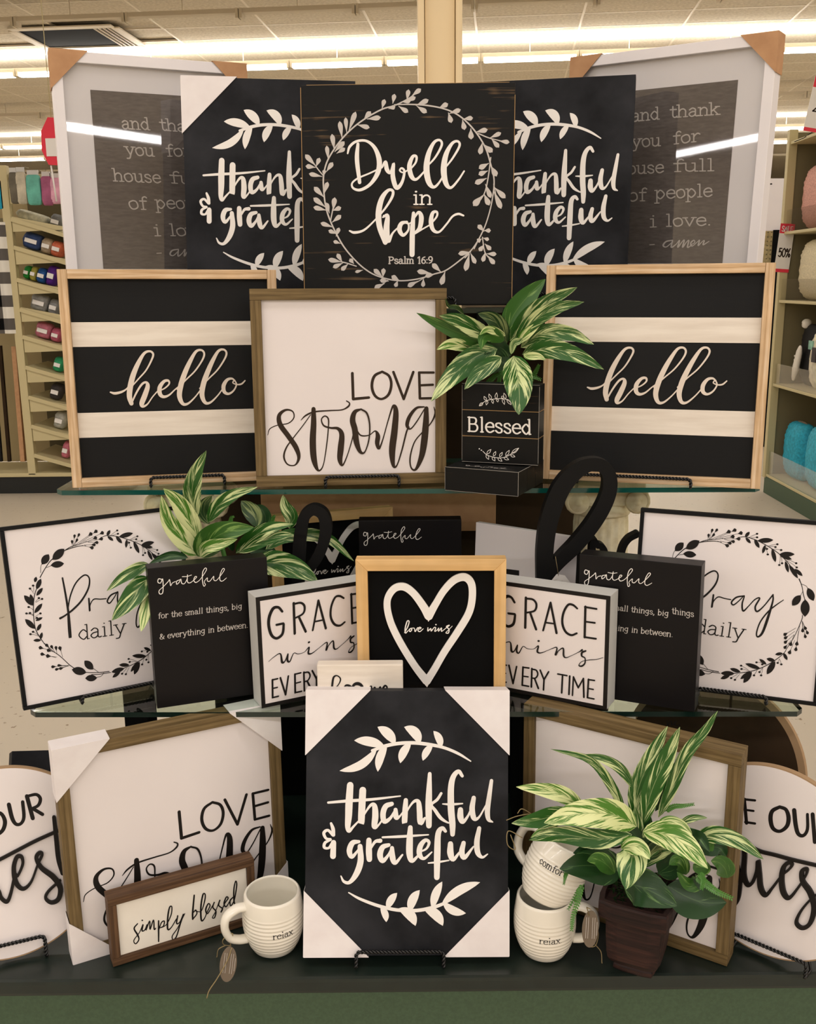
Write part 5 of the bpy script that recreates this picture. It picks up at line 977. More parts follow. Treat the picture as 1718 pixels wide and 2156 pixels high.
disc_sign('guest_R', 'round white sign with black raised script, at right edge on the green base',
 [[(1365, 850, 14), (1420, 878, 17), (1500, 898, 17), (1600, 925, 17), (1730, 955, 17), (1800, 970, 14)],
  [(1330, 815, 20), (1335, 900, 24), (1330, 1000, 28), (1350, 1058, 22), (1378, 1045, 18), (1400, 985, 16), (1408, 930, 22), (1415, 1000, 26), (1422, 1075, 28), (1448, 1115, 22), (1485, 1075, 15), (1535, 1010, 13), (1575, 975, 14), (1592, 950, 16), (1575, 938, 20), (1545, 965, 24), (1535, 1030, 28), (1545, 1100, 28), (1575, 1130, 20), (1620, 1080, 14), (1665, 1010, 12), (1672, 975, 18), (1645, 985, 22), (1650, 1040, 26), (1690, 1100, 30), (1712, 1180, 30), (1690, 1265, 24), (1648, 1292, 20), (1615, 1262, 18), (1640, 1200, 14), (1700, 1130, 12), (1760, 1090, 12)],
  [(1300, 960, 14), (1312, 1040, 18), (1300, 1130, 22), (1275, 1180, 16)]],
 [[(1330, 598, 18), (1342, 728, 18)], [(1320, 598, 13), (1388, 605, 13)], [(1330, 655, 12), (1380, 662, 12)], [(1335, 722, 13), (1388, 730, 13)]]
 + [spl([(1522, 640, 18), (1482, 662, 22), (1472, 705, 24), (1485, 755, 22), (1522, 772, 18), (1560, 745, 22), (1570, 700, 24), (1556, 655, 20), (1522, 640, 18)], 5)]
 + [spl([(1600, 658, 24), (1608, 735, 24), (1622, 785, 22), (1650, 795, 18), (1672, 760, 18), (1672, 680, 16)], 5), [(1700, 680, 22), (1712, 830, 22)]], zq)
disc_sign('guest_L', 'round white sign with black raised script, at left edge on the green base',
 [[(-160, 1040, 16), (0, 962, 18), (100, 910, 18), (200, 858, 18), (328, 800, 17)], [(305, 725, 22), (318, 850, 26), (330, 960, 26), (352, 1040, 22)],
  [(-40, 1100, 18), (-8, 1140, 22), (8, 1180, 22), (40, 1200, 20), (62, 1150, 18), (85, 1050, 16), (100, 1055, 13), (128, 990, 16), (122, 948, 20), (95, 950, 22), (78, 1010, 26), (90, 1090, 28), (130, 1128, 20), (175, 1090, 13), (210, 1000, 12), (238, 935, 16), (222, 925, 20), (205, 955, 22), (235, 1010, 26), (300, 1060, 30), (340, 1120, 30), (330, 1185, 24), (290, 1205, 20), (258, 1180, 18), (275, 1140, 14), (340, 1080, 12)]],
 [spl([(-40, 700, 18), (-75, 740, 22), (-70, 800, 24), (-25, 825, 20), (15, 800, 22), (28, 750, 24), (5, 705, 20), (-40, 700, 18)], 5),
  spl([(50, 655, 24), (68, 730, 24), (90, 765, 20), (118, 762, 18), (135, 725, 20), (128, 640, 20)], 5), [(152, 608, 24), (185, 732, 24)], spl([(160, 606, 16), (205, 598, 18), (228, 622, 20), (215, 660, 18), (172, 680, 14)], 5), [(190, 680, 20), (240, 710, 20)]], zq1)
# ------------------------------------------------------------------ display stand: platform, glass shelves, risers, pedestals
root = thing('display_platform', 'dark green platform with rounded top edge carrying the lowest row', 'platform')
box('top', -.74, .74, 1.262, 1.86, ZB-.026, ZB, 'green top', root, .006)
box('front_panel', -.73, .73, 1.272, 1.292, .02, ZB-.0265, 'green front', root, .001)
for x in (-.725, .71): box('side_panel', x, x+.015, 1.2925, 1.85, .02, ZB-.0265, 'green front', root)
box('kick_board', -.70, .70, 1.30, 1.32, 0, .02, 'kick plate', root)
def glass_shelf(label, x0, x1, ya, yb, yc, z, t, edge):
    """plate with a ground edge: front line runs from (x0, ya) to (x1, yb), back at yc"""
    o = None; c = .012
    pts = [(x0+c, ya), (x1-c, yb), (x1, yb+c), (x1, yc), (x0, yc), (x0, ya+c)]
    n = len(pts); v = [(x, y, z-t) for x, y in pts]+[(x, y, z) for x, y in pts]
    f = [tuple(range(n-1, -1, -1)), tuple(range(n, 2*n))]+[(i, (i+1) % n, n+(i+1) % n, n+i) for i in range(n)]
    o = mesh('glass_shelf', v, f, 'shelf glass'); o.data.materials.append(MATS[edge])
    for i in range(2, len(o.data.polygons)): o.data.polygons[i].material_index = 1
    return tag(o, label, 'shelf')
glass_shelf('lower glass shelf with dark edge carrying the Pray daily and GRACE signs', -.604, .614, 1.4375, 1.4125, 1.93, ZM, .0085, 'glass edge dark')
glass_shelf('upper glass shelf with teal edge carrying the striped hello boards', -.611, .603, 1.662, 1.632, 1.94, ZT, .0085, 'glass edge')
glass_shelf('highest wide glass shelf behind the hello boards, carrying the black canvases', -.63, .62, 1.812, 1.812, 2.16, ZU, .0085, 'glass edge dark')
glass_shelf('narrow glass ledge carrying the Dwell in hope board', -.195, .195, 1.728, 1.724, 1.805, ZU, .0085, 'glass edge dark')
for x in (-.15, .15): tag(box('shelf_bracket', x-.012, x+.012, 1.745, 1.9645, ZU-.03, ZU-.0088, 'deep black', None, .001), 'black bracket under the Dwell in hope ledge, %s one' % ('left' if x < 0 else 'right'), 'bracket')
t_ = thing('display_riser', 'brown cardboard-faced tower standing behind the glass shelves', 'riser')
box('body', -.42, .40, 1.965, 2.15, 0, ZU-.0095, 'brown box', t_, .002); box('top_panel', -.30, .18, 1.955, 1.964, 1.10, 1.21, 'cardboard', t_, .001)
for x in (-.30, .24):
    tag(box('support_block', x-.045, x+.045, 1.62, 1.76, ZB+.0002, ZM-.0087, 'deep black', None, .002), 'black block under the lower glass shelf, %s of centre' % ('left' if x < 0 else 'right'), 'support')
for x in (-.50, .34):
    tag(box('support_post', x-.022, x+.022, 1.66, 1.72, ZB+.0002, ZM-.0087, 'deep black', None, .002), 'slim black post under the %s end of the lower glass shelf' % ('left' if x < 0 else 'right'), 'support')
tag(box('backing_board', -.27, .25, 1.80, 1.82, ZB+.0002, ZM-.0087, 'deep black', None, .001), 'black board between platform and lower glass shelf', 'board')
def pedestal(x, y, lab):
    root = thing('plaster_pedestal', lab, 'pedestal', (x, y, ZM+.0002), group='plaster pedestals'); Hh = ZT-.0087-ZM-.0004
    box('base', -.062, .062, -.062, .062, 0, .022, 'plaster', root, .003)
    K = 80; pr_ = []
    v = []; zs_ = [.0225, Hh*.35, Hh*.7, Hh-.072]; rr = [.054, .053, .0515, .050]
    for z, r_ in zip(zs_, rr):
        for i in range(K):
            a = 2*math.pi*i/K; q = r_*(1-.055*abs(math.cos(a*10))**.5); v.append((q*math.cos(a), q*math.sin(a), z))
    f = [(i*K+j, i*K+(j+1) % K, (i+1)*K+(j+1) % K, (i+1)*K+j) for i in range(3) for j in range(K)]; mesh('fluted_shaft', v, f, 'plaster', root, True)
    rev('collar', [(.001, Hh-.072), (.052, Hh-.072), (.056, Hh-.066), (.052, Hh-.06), (.050, Hh-.05), (.001, Hh-.05)], 'plaster', root, 40)
    box('abacus', -.068, .068, -.060, .060, Hh-.016, Hh, 'plaster', root, .003); box('echinus', -.055, .055, -.052, .052, Hh-.05, Hh-.0163, 'plaster', root, .008)
    for sx in (-1, 1):
        for sy in (-1, 1):
            rev('volute_disc', [(.0005, -.004), (.019, -.004), (.0205, 0), (.019, .004), (.007, .0045), (.006, .008), (.0005, .009)], 'plaster', root, 28, Matrix.Translation((sx*.053, sy*.056, Hh-.040)) @ Matrix.Rotation(R(90)*sy*-1, 4, 'X'))
            S = []
            for k in range(34):
                a = k*.42; r_ = .0225*(1-k/40); S.append((sx*(.053+r_*math.sin(a)), sy*.056, Hh-.040+r_*math.cos(a)))
            tube('volute', S, [.0050*(1-k/60) for k in range(34)], 'plaster', root, 8)
    return root
pedestal(.364, 1.80, 'cream plaster pedestal with scroll capital, seen through the tall black cutout loop'); pedestal(-.404, 1.80, 'cream plaster pedestal with scroll capital, behind the left variegated plant')

# ------------------------------------------------------------------ easels
for key, a, b, lab, dz in (('hello_L', (317, 1008), (472, 997), 'black twisted wire easel under the left hello board', ZT), ('hello_R', (1215, 1000), (1455, 1007), 'black twisted wire easel under the right hello board', ZT),
  ('love_U', (685, 1004), (840, 1001), 'black twisted wire easel under the LOVE strong sign on the top shelf', ZT), ('pray_L', (172, 1468), (325, 1436), 'black twisted wire easel under the left Pray daily sign', ZM),
  ('pray_R', (1470, 1449), (1614, 1466), 'black twisted wire easel under the right Pray daily sign', ZM), ('thank_C', (750, 2006), (934, 2001), 'black twisted wire easel holding the front centre canvas', ZB),
  ('guest_L', (-90, 1998), (95, 1983), 'black twisted wire easel under the left round sign', ZB), ('guest_R', (1545, 1955), (1698, 2038), 'black twisted wire easel under the right round sign', ZB),
  ('dwell', (700, 628), (958, 627), 'black twisted wire easel behind LOVE strong, under Dwell in hope', ZU), ('thank_R', (1092, 618), (1160, 618), 'black twisted wire easel under the upper right canvas', ZU)):
    easel(PS[key], a, b, lab, dz, back=.05 if key not in ('guest_L', 'guest_R') else .06)

# ------------------------------------------------------------------ smaller dark things on the shelves
def cutout(label, tf, Y, paths, t, zfloor):
    p = Pose(0, Y, zfloor, 0, 0, 0, 1, 1); root = thing('cursive_cutout', label, 'letters', M=p.M())
    a = Art(p, tf).add(paths); draw('letter', a, -t, 'black matte', root, t); return root
cutout('tall black cursive letter cutout, its loop standing behind the right GRACE sign', zm(1040, 940, 3.7174), 1.585,
 [[(425, 2050, 110), (405, 1500, 125), (400, 1060, 130), (402, 800, 132), (440, 560, 138), (530, 330, 138), (660, 185, 120), (790, 140, 100), (880, 180, 105), (912, 290, 112), (880, 430, 115), (785, 600, 115), (650, 770, 112), (520, 900, 100), (440, 1000, 80)]], .022, ZM)
cutout('low black cursive cutout peeking over the right grateful block', zm(1040, 940, 3.7174), 1.62, [[(770, 2040, 60), (770, 850, 50), (815, 780, 45), (870, 830, 50), (900, 1100, 55), (960, 1150, 55), (1000, 850, 45), (1050, 740, 40), (1130, 690, 40)]], .02, ZM)
cutout('black cursive loop cutout standing left of the heart sign among leaves', zm(590, 1030, 6.363), 1.625,
 [[(215, 2900, 150), (230, 1400, 160), (245, 900, 168), (270, 600, 165), (320, 380, 150), (440, 285, 140), (570, 350, 150), (610, 540, 160), (560, 780, 150), (450, 1000, 130), (300, 1150, 100)]], .022, ZM)
# price tag hung on the cutout
P_ = Pose(.243, 1.5705, 1.125, 8, -6, 0, .03, .03); root = thing('price_tag', 'white paper price tag hanging by the tall black cutout', 'tag', M=P_.M())
zt_ = zm(1040, 940, 3.7174); c = [P_.px(*zt_(x, y)) for x, y in ((430, 1075), (490, 1000), (555, 1010), (605, 1075), (600, 1160), (440, 1150))]
prism('card', c[::-1], -.0004, 0, 'white tag', root)
a = Art(P_, zt_).add(text('4.99', 468, 1050, 505, 1040, 9, 2.5, 0), False) if False else Art(P_, zt_).add([[(470, 1048, 3), (500, 1036, 3)], [(500, 1062, 2), (540, 1050, 2)]], False); draw('lettering', a, .0003, 'lettering grey', root)
a = tube('string', [(*P_.px(*zt_(505, 1010)), .0005), (*P_.px(*zt_(495, 950)), .0006), (*P_.px(*zt_(480, 860)), .0006)], .0004, 'twine', root)
# white sign behind, with black lettering piece
P_ = Pose(.20, 1.672, ZM+.0015, -36, 3, 0, .205, .226, .012); root = thing('leaning_sign', 'plain white sign with black mark, leaning between centre grateful block and tall cutout', 'sign', M=P_.M())
box('panel', -.1025, .1025, 0, .226, -.012, 0, 'white print', root, .001); box('edge', .1026, .1036, 0, .226, -.012, .0002, 'black matte', root)
q = [P_.px(x, y) for x, y in ((1060, 1197), (1093, 1201), (1093, 1215), (1060, 1212))]; prism('lettering', q[::-1], 0, .0006, 'lettering black', root)
# second home block far right under the glass, leaning disc, dark wedge
P_ = Pose(.335, 1.62, ZB+.0002, -4, 0, 0, .134, .275, .02)
P_.h = .26; root = thing('wooden_block', 'cream block lettered home, under the right part of the lower glass shelf', 'sign', M=P_.M())
yb_ = P_.px(1370, 1522)[1]; P_.h = yb_+.012
box('block', -.067, .067, 0, P_.h, -.021, 0, 'cream paint', root, .002)
a = Art(P_, zm(1380, 1440, 5.083)).add([[(125, 395, 10), (130, 440, 14), (150, 410, 9), (170, 400, 12), (172, 440, 13), (195, 425, 7), (225, 408, 9), (215, 398, 9), (200, 425, 13), (225, 445, 10), (265, 430, 6)]]); draw('lettering', a, .0004, 'lettering black', root)
P_ = Pose(.505, 1.56, ZB+.004, -38, 14, 0, .34, .34, .012); root = thing('round_board', 'round dark brown board with tan rim, leaning behind the right round sign', 'board', M=P_.M())
K = 90; c = [(.165*math.cos(2*math.pi*i/K), .165+.165*math.sin(2*math.pi*i/K)) for i in range(K)]
prism('disc', c, -.012, 0, 'tan rim', root); prism('panel', [(x*.93, .165+(y-.165)*.93) for x, y in c], 0, .0006, 'brown box', root)
P_ = Pose(-.665, 1.56, ZB+.02, 35, 30, -14, .10, .20, .03); root = thing('box_canvas', 'dark grey canvas seen leaning behind the left round sign', 'canvas', M=P_.M())
box('canvas', -.05, .05, 0, .185, -.03, 0, 'chalkboard', root, .001)

# ------------------------------------------------------------------ mugs
def mug(label, M, hang, word, th0, z0, group='stoneware mugs', tagged=True, wtilt=0):
    root = thing('stoneware_mug', label, 'mug', M=M, group=group); Hm = .098
    def rad(z):
        t = z/Hm; r_ = .031+.0162*math.sin(min(1, t/.52)*math.pi/2)**.8 if t < .52 else .0472-.0045*((t-.52)/.48)**2
        g = .00045*math.sin(z*2*math.pi/.0064) if .012 < z < .074 else 0
        return r_+g
    prof = [(.0005, 0), (.027, 0), (.0295, .0015)]+[(rad(z), z) for z in np.linspace(.004, Hm-.003, 110)]+[(.0418, Hm-.0012), (.0405, Hm), (.0388, Hm-.0012)]+[(rad(z)-.0042, z) for z in np.linspace(Hm-.004, .01, 26)]+[(.025, .006), (.0005, .005)]
    rev('cup', prof, 'ceramic', root, 64)
    hp = spl([(.0415, 0, .082), (.056, 0, .0835), (.0725, 0, .074), (.0765, 0, .056), (.070, 0, .038), (.057, 0, .030), (.0435, 0, .0275)], 6)
    Mh = Matrix.Rotation(hang, 4, 'Z'); v, f = tubedata(hp, [.0062]*len(hp), 12); v = [(x, y*1.5, z) for x, y, z in v]; mesh('handle', v, f, 'ceramic', root, True, Mh)
    V = []; Fc = []
    for st in text(word, 0, 0, .0058*len(word)*.95, 0, .0062, .0009, .16, .4):
        vv, ff, _ = rib2d(st, False); 
        # rib2d floors widths, so build with scaled coordinates
    for st in text(word, 0, 0, 5.8*len(word)*1.0, 0, 6.8, 1.15, .14, .3):
        vv, ff, _ = rib2d(st, False); n = len(V)
        for x, y in vv:
            z = z0-y*.001; r_ = rad(z)+.0004; a = th0+x*.001/.046; V.append((r_*math.cos(a), r_*math.sin(a), z))
        Fc += [tuple(i+n for i in q[::-1]) for q in ff]
    mesh('lettering', V, Fc, 'lettering black', root)
    if tagged:
        c0 = np.array([.073, 0, .034]); 
        tube('twine', spl([(.070, .004, .048), (.081, .004, .040), (.078, -.006, .024), (.068, -.004, .020), (.070, .004, .030), (.0655, .004, .044), (.070, .004, .048)], 6), .0007, 'twine', root, 6, Mh)
        tube('twine', spl([(.076, -.003, .024), (.086, -.009, .016), (.088, -.013, .001), (.0885, -.014, -.004 if False else .001)], 6), .0007, 'twine', root, 6, Mh)
    return root
M1 = Matrix.Translation((-.215, 1.338, ZB+.0003))
m1 = mug('white ridged relax mug left of the centre canvas, handle towards the simply blessed plaque', M1, R(205), 'relax.', R(-84), .046)
M2 = Matrix.Translation((.2035, 1.322, ZB+.0005))
m2 = mug('lower white ridged relax mug of the pair right of the centre canvas', M2, R(-12), 'relax.', R(-108), .045)
ax = Vector((.40, .12, .91)).normalized(); q = Vector((0, 0, 1)).rotation_difference(ax)
M3 = Matrix.Translation((.198, 1.318, ZB+.0955)) @ q.to_matrix().to_4x4()
m3 = mug('upper white mug tilted on top of the other, lettered comfort, beneath striped leaves', M3, R(135), 'comfort.', R(-142), .060, tagged=False)
def swing_tag(root, pose, zt__, cx, cy, rx, ry, tilt, lab=None):
    c = []
    for i in range(40):
        a = 2*math.pi*i/40; x, y = rx*math.cos(a), ry*math.sin(a); c.append((cx+x*math.cos(tilt)-y*math.sin(tilt), cy+x*math.sin(tilt)+y*math.cos(tilt)))
    q = [pose.px(*zt__(*k)) for k in c]; Mi = root.matrix_world.inverted() @ pose.M()
    if sum(q[i][0]*q[(i+1) % 40][1]-q[(i+1) % 40][0]*q[i][1] for i in range(40)) < 0: q = q[::-1]
    t1 = prism('swing_tag', q, -.0006, 0, 'grey tag', root, Mi)
    st = []
    for k in range(-2, 4):
        off = k*rx*.26; L_ = ry*(.62 if k != 3 else .4); a_ = (cx+off*math.cos(tilt)+L_*math.sin(tilt), cy+off*math.sin(tilt)-L_*math.cos(tilt)); b_ = (cx+off*math.cos(tilt)-L_*.8*math.sin(tilt), cy+off*math.sin(tilt)+L_*.8*math.cos(tilt))
        if k == 0: continue
        st.append([(*a_, 3.2), (*b_, 3.2)])
    a = Art(pose, zt__).add(st, False); draw('lettering', a, .0003, 'lettering grey', t1)
bpy.context.view_layer.update()
zz = zm(200, 1760, 3.7348); pt = Pose(-.275, 1.252, ZB, 0, 0, 0, 1, 1); swing_tag(m1, pt, zz, 1047, 1010, 66, 140, .12)
st = spl([(*pt.px(*zz(1075, 880)), .0005), (*pt.px(*zz(1040, 980)), .001), (*pt.px(*zz(960, 1120)), .001), (*pt.px(*zz(900, 1210)), .001), (*pt.px(*zz(880, 1272)), .001)], 6)
tube('twine', st, .0008, 'twine', m1, 6, m1.matrix_world.inverted() @ pt.M())
zz2 = zm(1050, 1660, 3.1236); pt2 = Pose(.26, 1.262, ZB, 0, 0, 0, 1, 1); swing_tag(m2, pt2, zz2, 602, 925, 54, 122, .05)
tube('twine', [(*pt2.px(*zz2(595, 835)), .0005), (*pt2.px(*zz2(575, 770)), .004), (*pt2.px(*zz2(590, 740)), .02)], .0007, 'twine', m2, 6, m2.matrix_world.inverted() @ pt2.M())
pt3 = Pose(.15, 1.265, ZB, 0, 0, 0, 1, 1)
tube('twine', spl([(*pt3.px(*zz2(150, 300)), .01), (*pt3.px(*zz2(60, 260)), .008), (*pt3.px(*zz2(55, 350)), .008), (*pt3.px(*zz2(110, 400)), 0), (*pt3.px(*zz2(75, 290)), .006)], 6), .0007, 'twine', m3, 6, m3.matrix_world.inverted() @ pt3.M())
tube('twine', spl([(*pt3.px(*zz2(45, 185)), .01), (*pt3.px(*zz2(110, 165)), .008), (*pt3.px(*zz2(180, 150)), .008), (*pt3.px(*zz2(215, 170)), 0), (*pt3.px(*zz2(150, 120)), .006), (*pt3.px(*zz2(120, 150)), .006)], 6), .0007, 'twine', m3, 6, m3.matrix_world.inverted() @ pt3.M())

# ------------------------------------------------------------------ plants
def leaf(root, tf, pts, Y, w, m, fold=.22, wave=.05, twist=0., seed=0):
    """one leaf: midrib through photo points at depths Y (base..tip), greatest width w in drawing units"""
    rnd = random.Random(seed+int(pts[0][0]*7+pts[-1][0])); S = spl([np.array(p, float) for p in pts], 7 if len(pts) == 3 else 5)
    n = len(S)-1; P = []
    for i, s in enumerate(S):
        t = i/n; y = Y[0]*(1-t)+Y[1]*t if len(Y) == 2 else np.interp(t, [0, .5, 1], Y); P.append(PY(*tf(*s), y))
    sc = 1/abs(tf(1, 0)[0]-tf(0, 0)[0]); K = 6; V = []; UV = []
    L = sum(np.linalg.norm(P[i+1]-P[i]) for i in range(n)); d = 0; ph = rnd.random()*6
    for i in range(n+1):
        t = i/n; tg = P[min(i+1, n)]-P[max(i-1, 0)]; tg /= np.linalg.norm(tg); vd = C0-P[i]; dist = np.linalg.norm(vd); vd /= dist
        sd = np.cross(tg, vd); sd /= np.linalg.norm(sd); a = twist*(t-.3); sd = math.cos(a)*sd+math.sin(a)*vd; nr = np.cross(sd, tg)
        pf = (math.sin(math.pi*min(1, t**.82))**.75) if 0 < t < 1 else 0; pf = pf*(1-.15*t)+.02
        hw = .5*w/sc*dist/F*pf*1.02
        for k in range(K+1):
            u = -1+2*k/K; q = P[i]+sd*u*hw+nr*(fold*hw*abs(u)**1.3+wave*hw*math.sin(ph+t*13+u*2)*abs(u)); V.append(q); UV.append((u, (t*L)/.12))
    f = [(i*(K+1)+k, i*(K+1)+k+1, (i+1)*(K+1)+k+1, (i+1)*(K+1)+k) for i in range(n) for k in range(K)]
    V = [tuple(np.array(root.matrix_world.inverted() @ Vector(q))) for q in V]
    return mesh('leaf', V, f, m, root, True, None, UV)
def sprig(root, tf, pts, Y, m, sz, step=1):
    S = spl([np.array(p, float) for p in pts], 6); n = len(S)-1; P = [PY(*tf(*s), Y[0]+(Y[1]-Y[0])*i/n) for i, s in enumerate(S)]; L = [tubedata(P, .0008, 5)]
    for i in range(1, n+1, step):
        tg = P[i]-P[i-1]; tg /= np.linalg.norm(tg); vd = C0-P[i]; vd /= np.linalg.norm(vd); sd = np.cross(tg, vd)
        for s in (-1, 1):
            a = P[i]; z = sz*(1-.5*i/n); d = (sd*s*.8+tg*.6); d /= np.linalg.norm(d); e = np.cross(d, vd)*z*.28
            L.append(([a, a+d*z*.5+e, a+d*z+vd*.001, a+d*z*.5-e], [(0, 1, 2, 3)]))
    v, f = merge(L); inv = root.matrix_world.inverted(); v = [tuple(inv @ Vector(tuple(map(float, q)))) for q in v]; return mesh('fern_sprig', v, f, m, root)
def round_pot(root, r_, h):
    rev('pot', [(.001, 0), (r_*.75, 0), (r_*.8, .003), (r_, h-.006), (r_*1.04, h-.004), (r_*1.04, h), (r_*.94, h), (r_*.9, h-.012), (.001, h-.012)], 'black satin', root, 40)
def moss(root, x, y, z, r_, n, seed, sz=.012):
    rnd = random.Random(seed); L = []
    for i in range(n):
        a, b = rnd.random()*2*math.pi, rnd.random()**.5*r_; c = np.array([x+b*math.cos(a), y+b*math.sin(a), z+rnd.random()*sz*1.6]); d = np.array([rnd.gauss(0, 1), rnd.gauss(0, 1), rnd.random()*1.2]); d /= np.linalg.norm(d); e = np.cross(d, [rnd.random(), rnd.random(), .3]); e /= np.linalg.norm(e)+1e-6
        L.append(([c, c+d*sz*.5+e*sz*.16, c+d*sz, c+d*sz*.5-e*sz*.16], [(0, 1, 2, 3)]))
    v, f = merge(L); return stuff(mesh('foliage_filler', v, f, 'moss', root))
def plant(label, x, y, z): 
    r = thing('potted_plant', label, 'plant', (x, y, z), group='variegated potted plants'); bpy.context.view_layer.update(); return r
# plant behind the Blessed block
r1 = plant('variegated plant with long striped leaves, behind the Blessed block', .158, 1.79, ZT+.0003); round_pot(r1, .044, .125); zA = zm(820, 560, 3.436)
moss(r1, 0, 0, .118, .045, 260, 3)
S_, Pl, Gn, Dk, Dm = 'leaf striped', 'leaf pale', 'leaf green', 'leaf dark', 'leaf dim'
for pts, Y, w, m in (
 ([(800, 620), (640, 540), (420, 450), (196, 340)], (1.70, 1.63), 120, Gn), ([(760, 560), (640, 470), (490, 390), (360, 360)], (1.69, 1.62), 125, S_),
 ([(850, 560), (800, 450), (740, 380), (640, 345)], (1.72, 1.70), 130, Dm), ([(830, 540), (740, 500), (680, 520), (660, 605)], (1.68, 1.62), 110, Gn),
 ([(840, 505), (760, 470), (700, 460), (652, 500)], (1.68, 1.625), 60, Pl), ([(600, 605), (500, 570), (420, 570), (342, 605)], (1.68, 1.62), 90, Pl),
 ([(780, 600), (620, 660), (450, 800), (302, 978)], (1.68, 1.66, 1.60), 175, S_), ([(810, 660), (720, 720), (620, 800), (542, 892)], (1.67, 1.62), 120, S_),
 ([(900, 650), (925, 790), (940, 930), (935, 1076)], (1.67, 1.60, 1.585), 215, S_), ([(840, 500), (900, 350), (1010, 210), (1128, 95)], (1.72, 1.72), 165, Gn),
 ([(870, 540), (1000, 370), (1180, 240), (1358, 155)], (1.69, 1.64, 1.60), 125, S_), ([(890, 560), (1040, 400), (1220, 300), (1408, 260)], (1.68, 1.63, 1.59), 110, S_),
 ([(950, 590), (1100, 490), (1300, 490), (1478, 568)], (1.69, 1.63, 1.59), 130, S_), ([(960, 640), (1140, 600), (1340, 640), (1550, 748)], (1.68, 1.62, 1.58), 140, S_),
 ([(970, 640), (1010, 650), (1080, 655), (1130, 680)], (1.66, 1.62), 60, Pl), ([(930, 560), (980, 500), (1040, 450), (1105, 405)], (1.67, 1.64), 75, Pl), ([(540, 350), (490, 300), (430, 290), (402, 230)], (1.70, 1.66), 34, Dm),
 ([(880, 650), (800, 600), (740, 590), (690, 640)], (1.71, 1.67), 120, Dk), ([(880, 640), (900, 560), (940, 540), (960, 520)], (1.66, 1.65), 60, S_), ([(860, 700), (780, 650), (700, 660), (620, 690)], (1.70, 1.68), 130, Dk), ([(900, 690), (820, 700), (770, 740), (740, 780)], (1.70, 1.67), 90, Dk)):
    leaf(r1, zA, pts, Y, w, m)
tube('stem', [(0, 0, .11), (.005, -.03, .16), (.01, -.05, .2)], .004, 'stem', r1)
for q in (((1000, 860), (1050, 780), (1080, 720)), ((700, 860), (760, 800), (800, 780)), ((950, 860), (1020, 800), (1090, 820))): sprig(r1, zA, q, (1.72, 1.70), 'fern', .008)
# plant behind the left grateful block
r2 = plant('variegated plant with striped leaves, behind the left grateful block', -.285, 1.60, ZM+.0003); round_pot(r2, .042, .14); zB = zm(220, 940, 3.1815)
moss(r2, 0, 0, .132, .042, 200, 5)
for pts, Y, w, m in (
 ([(620, 480), (585, 330), (610, 180), (682, 28)], (1.60, 1.58, 1.57), 120, S_), ([(640, 640), (570, 500), (490, 370), (395, 282)], (1.59, 1.55), 130, Pl),
 ([(625, 730), (540, 640), (430, 500), (380, 330)], (1.58, 1.54), 130, Pl), ([(690, 510), (760, 400), (870, 320), (1025, 272)], (1.60, 1.58), 95, S_),
 ([(622, 735), (700, 640), (820, 570), (1000, 540)], (1.57, 1.53), 190, Gn), ([(640, 740), (680, 680), (790, 650), (890, 620)], (1.56, 1.525), 90, Pl),
 ([(880, 715), (980, 620), (1110, 545), (1265, 520)], (1.59, 1.57), 105, S_), ([(900, 710), (1010, 650), (1150, 600), (1268, 590)], (1.585, 1.57), 90, S_), ([(1080, 690), (1220, 600), (1480, 610), (1670, 768)], (1.62, 1.665), 95, S_),
 ([(1010, 790), (1130, 780), (1290, 820), (1430, 902)], (1.60, 1.575), 175, S_), ([(1240, 550), (1250, 470), (1210, 400), (1195, 325)], (1.65, 1.64), 95, S_),
 ([(700, 520), (665, 440), (680, 380), (720, 330)], (1.62, 1.62), 100, Dm), ([(1020, 540), (1010, 470), (960, 410), (915, 365)], (1.65, 1.66), 120, Dm), ([(1060, 560), (1080, 480), (1050, 420), (1000, 400)], (1.66, 1.66), 80, Dk),
 ([(300, 790), (220, 820), (120, 880), (15, 968)], (1.50, 1.455), 85, S_), ([(300, 880), (240, 940), (150, 1050), (50, 1165)], (1.48, 1.44), 145, S_), ([(300, 980), (285, 1060), (265, 1150), (245, 1240)], (1.475, 1.44), 85, Pl),
 ([(560, 745), (470, 730), (390, 745), (300, 785)], (1.55, 1.54), 60, Dk), ([(860, 700), (840, 640), (830, 600), (850, 560)], (1.62, 1.60), 60, Dk), ([(1150, 700), (1080, 700), (1000, 690), (960, 640)], (1.63, 1.62), 90, Dk), ([(720, 700), (760, 620), (800, 560), (860, 520)], (1.62, 1.60), 90, Pl)):
    leaf(r2, zB, pts, Y, w, m)
for q in (((840, 520), (850, 480), (865, 470)), ((1120, 520), (1130, 480), (1140, 465))): sprig(r2, zB, q, (1.61, 1.60), 'fern', .006)
tube('stem', [(0, 0, .12), (-.02, -.02, .2), (-.03, -.02, .25)], .004, 'stem', r2)
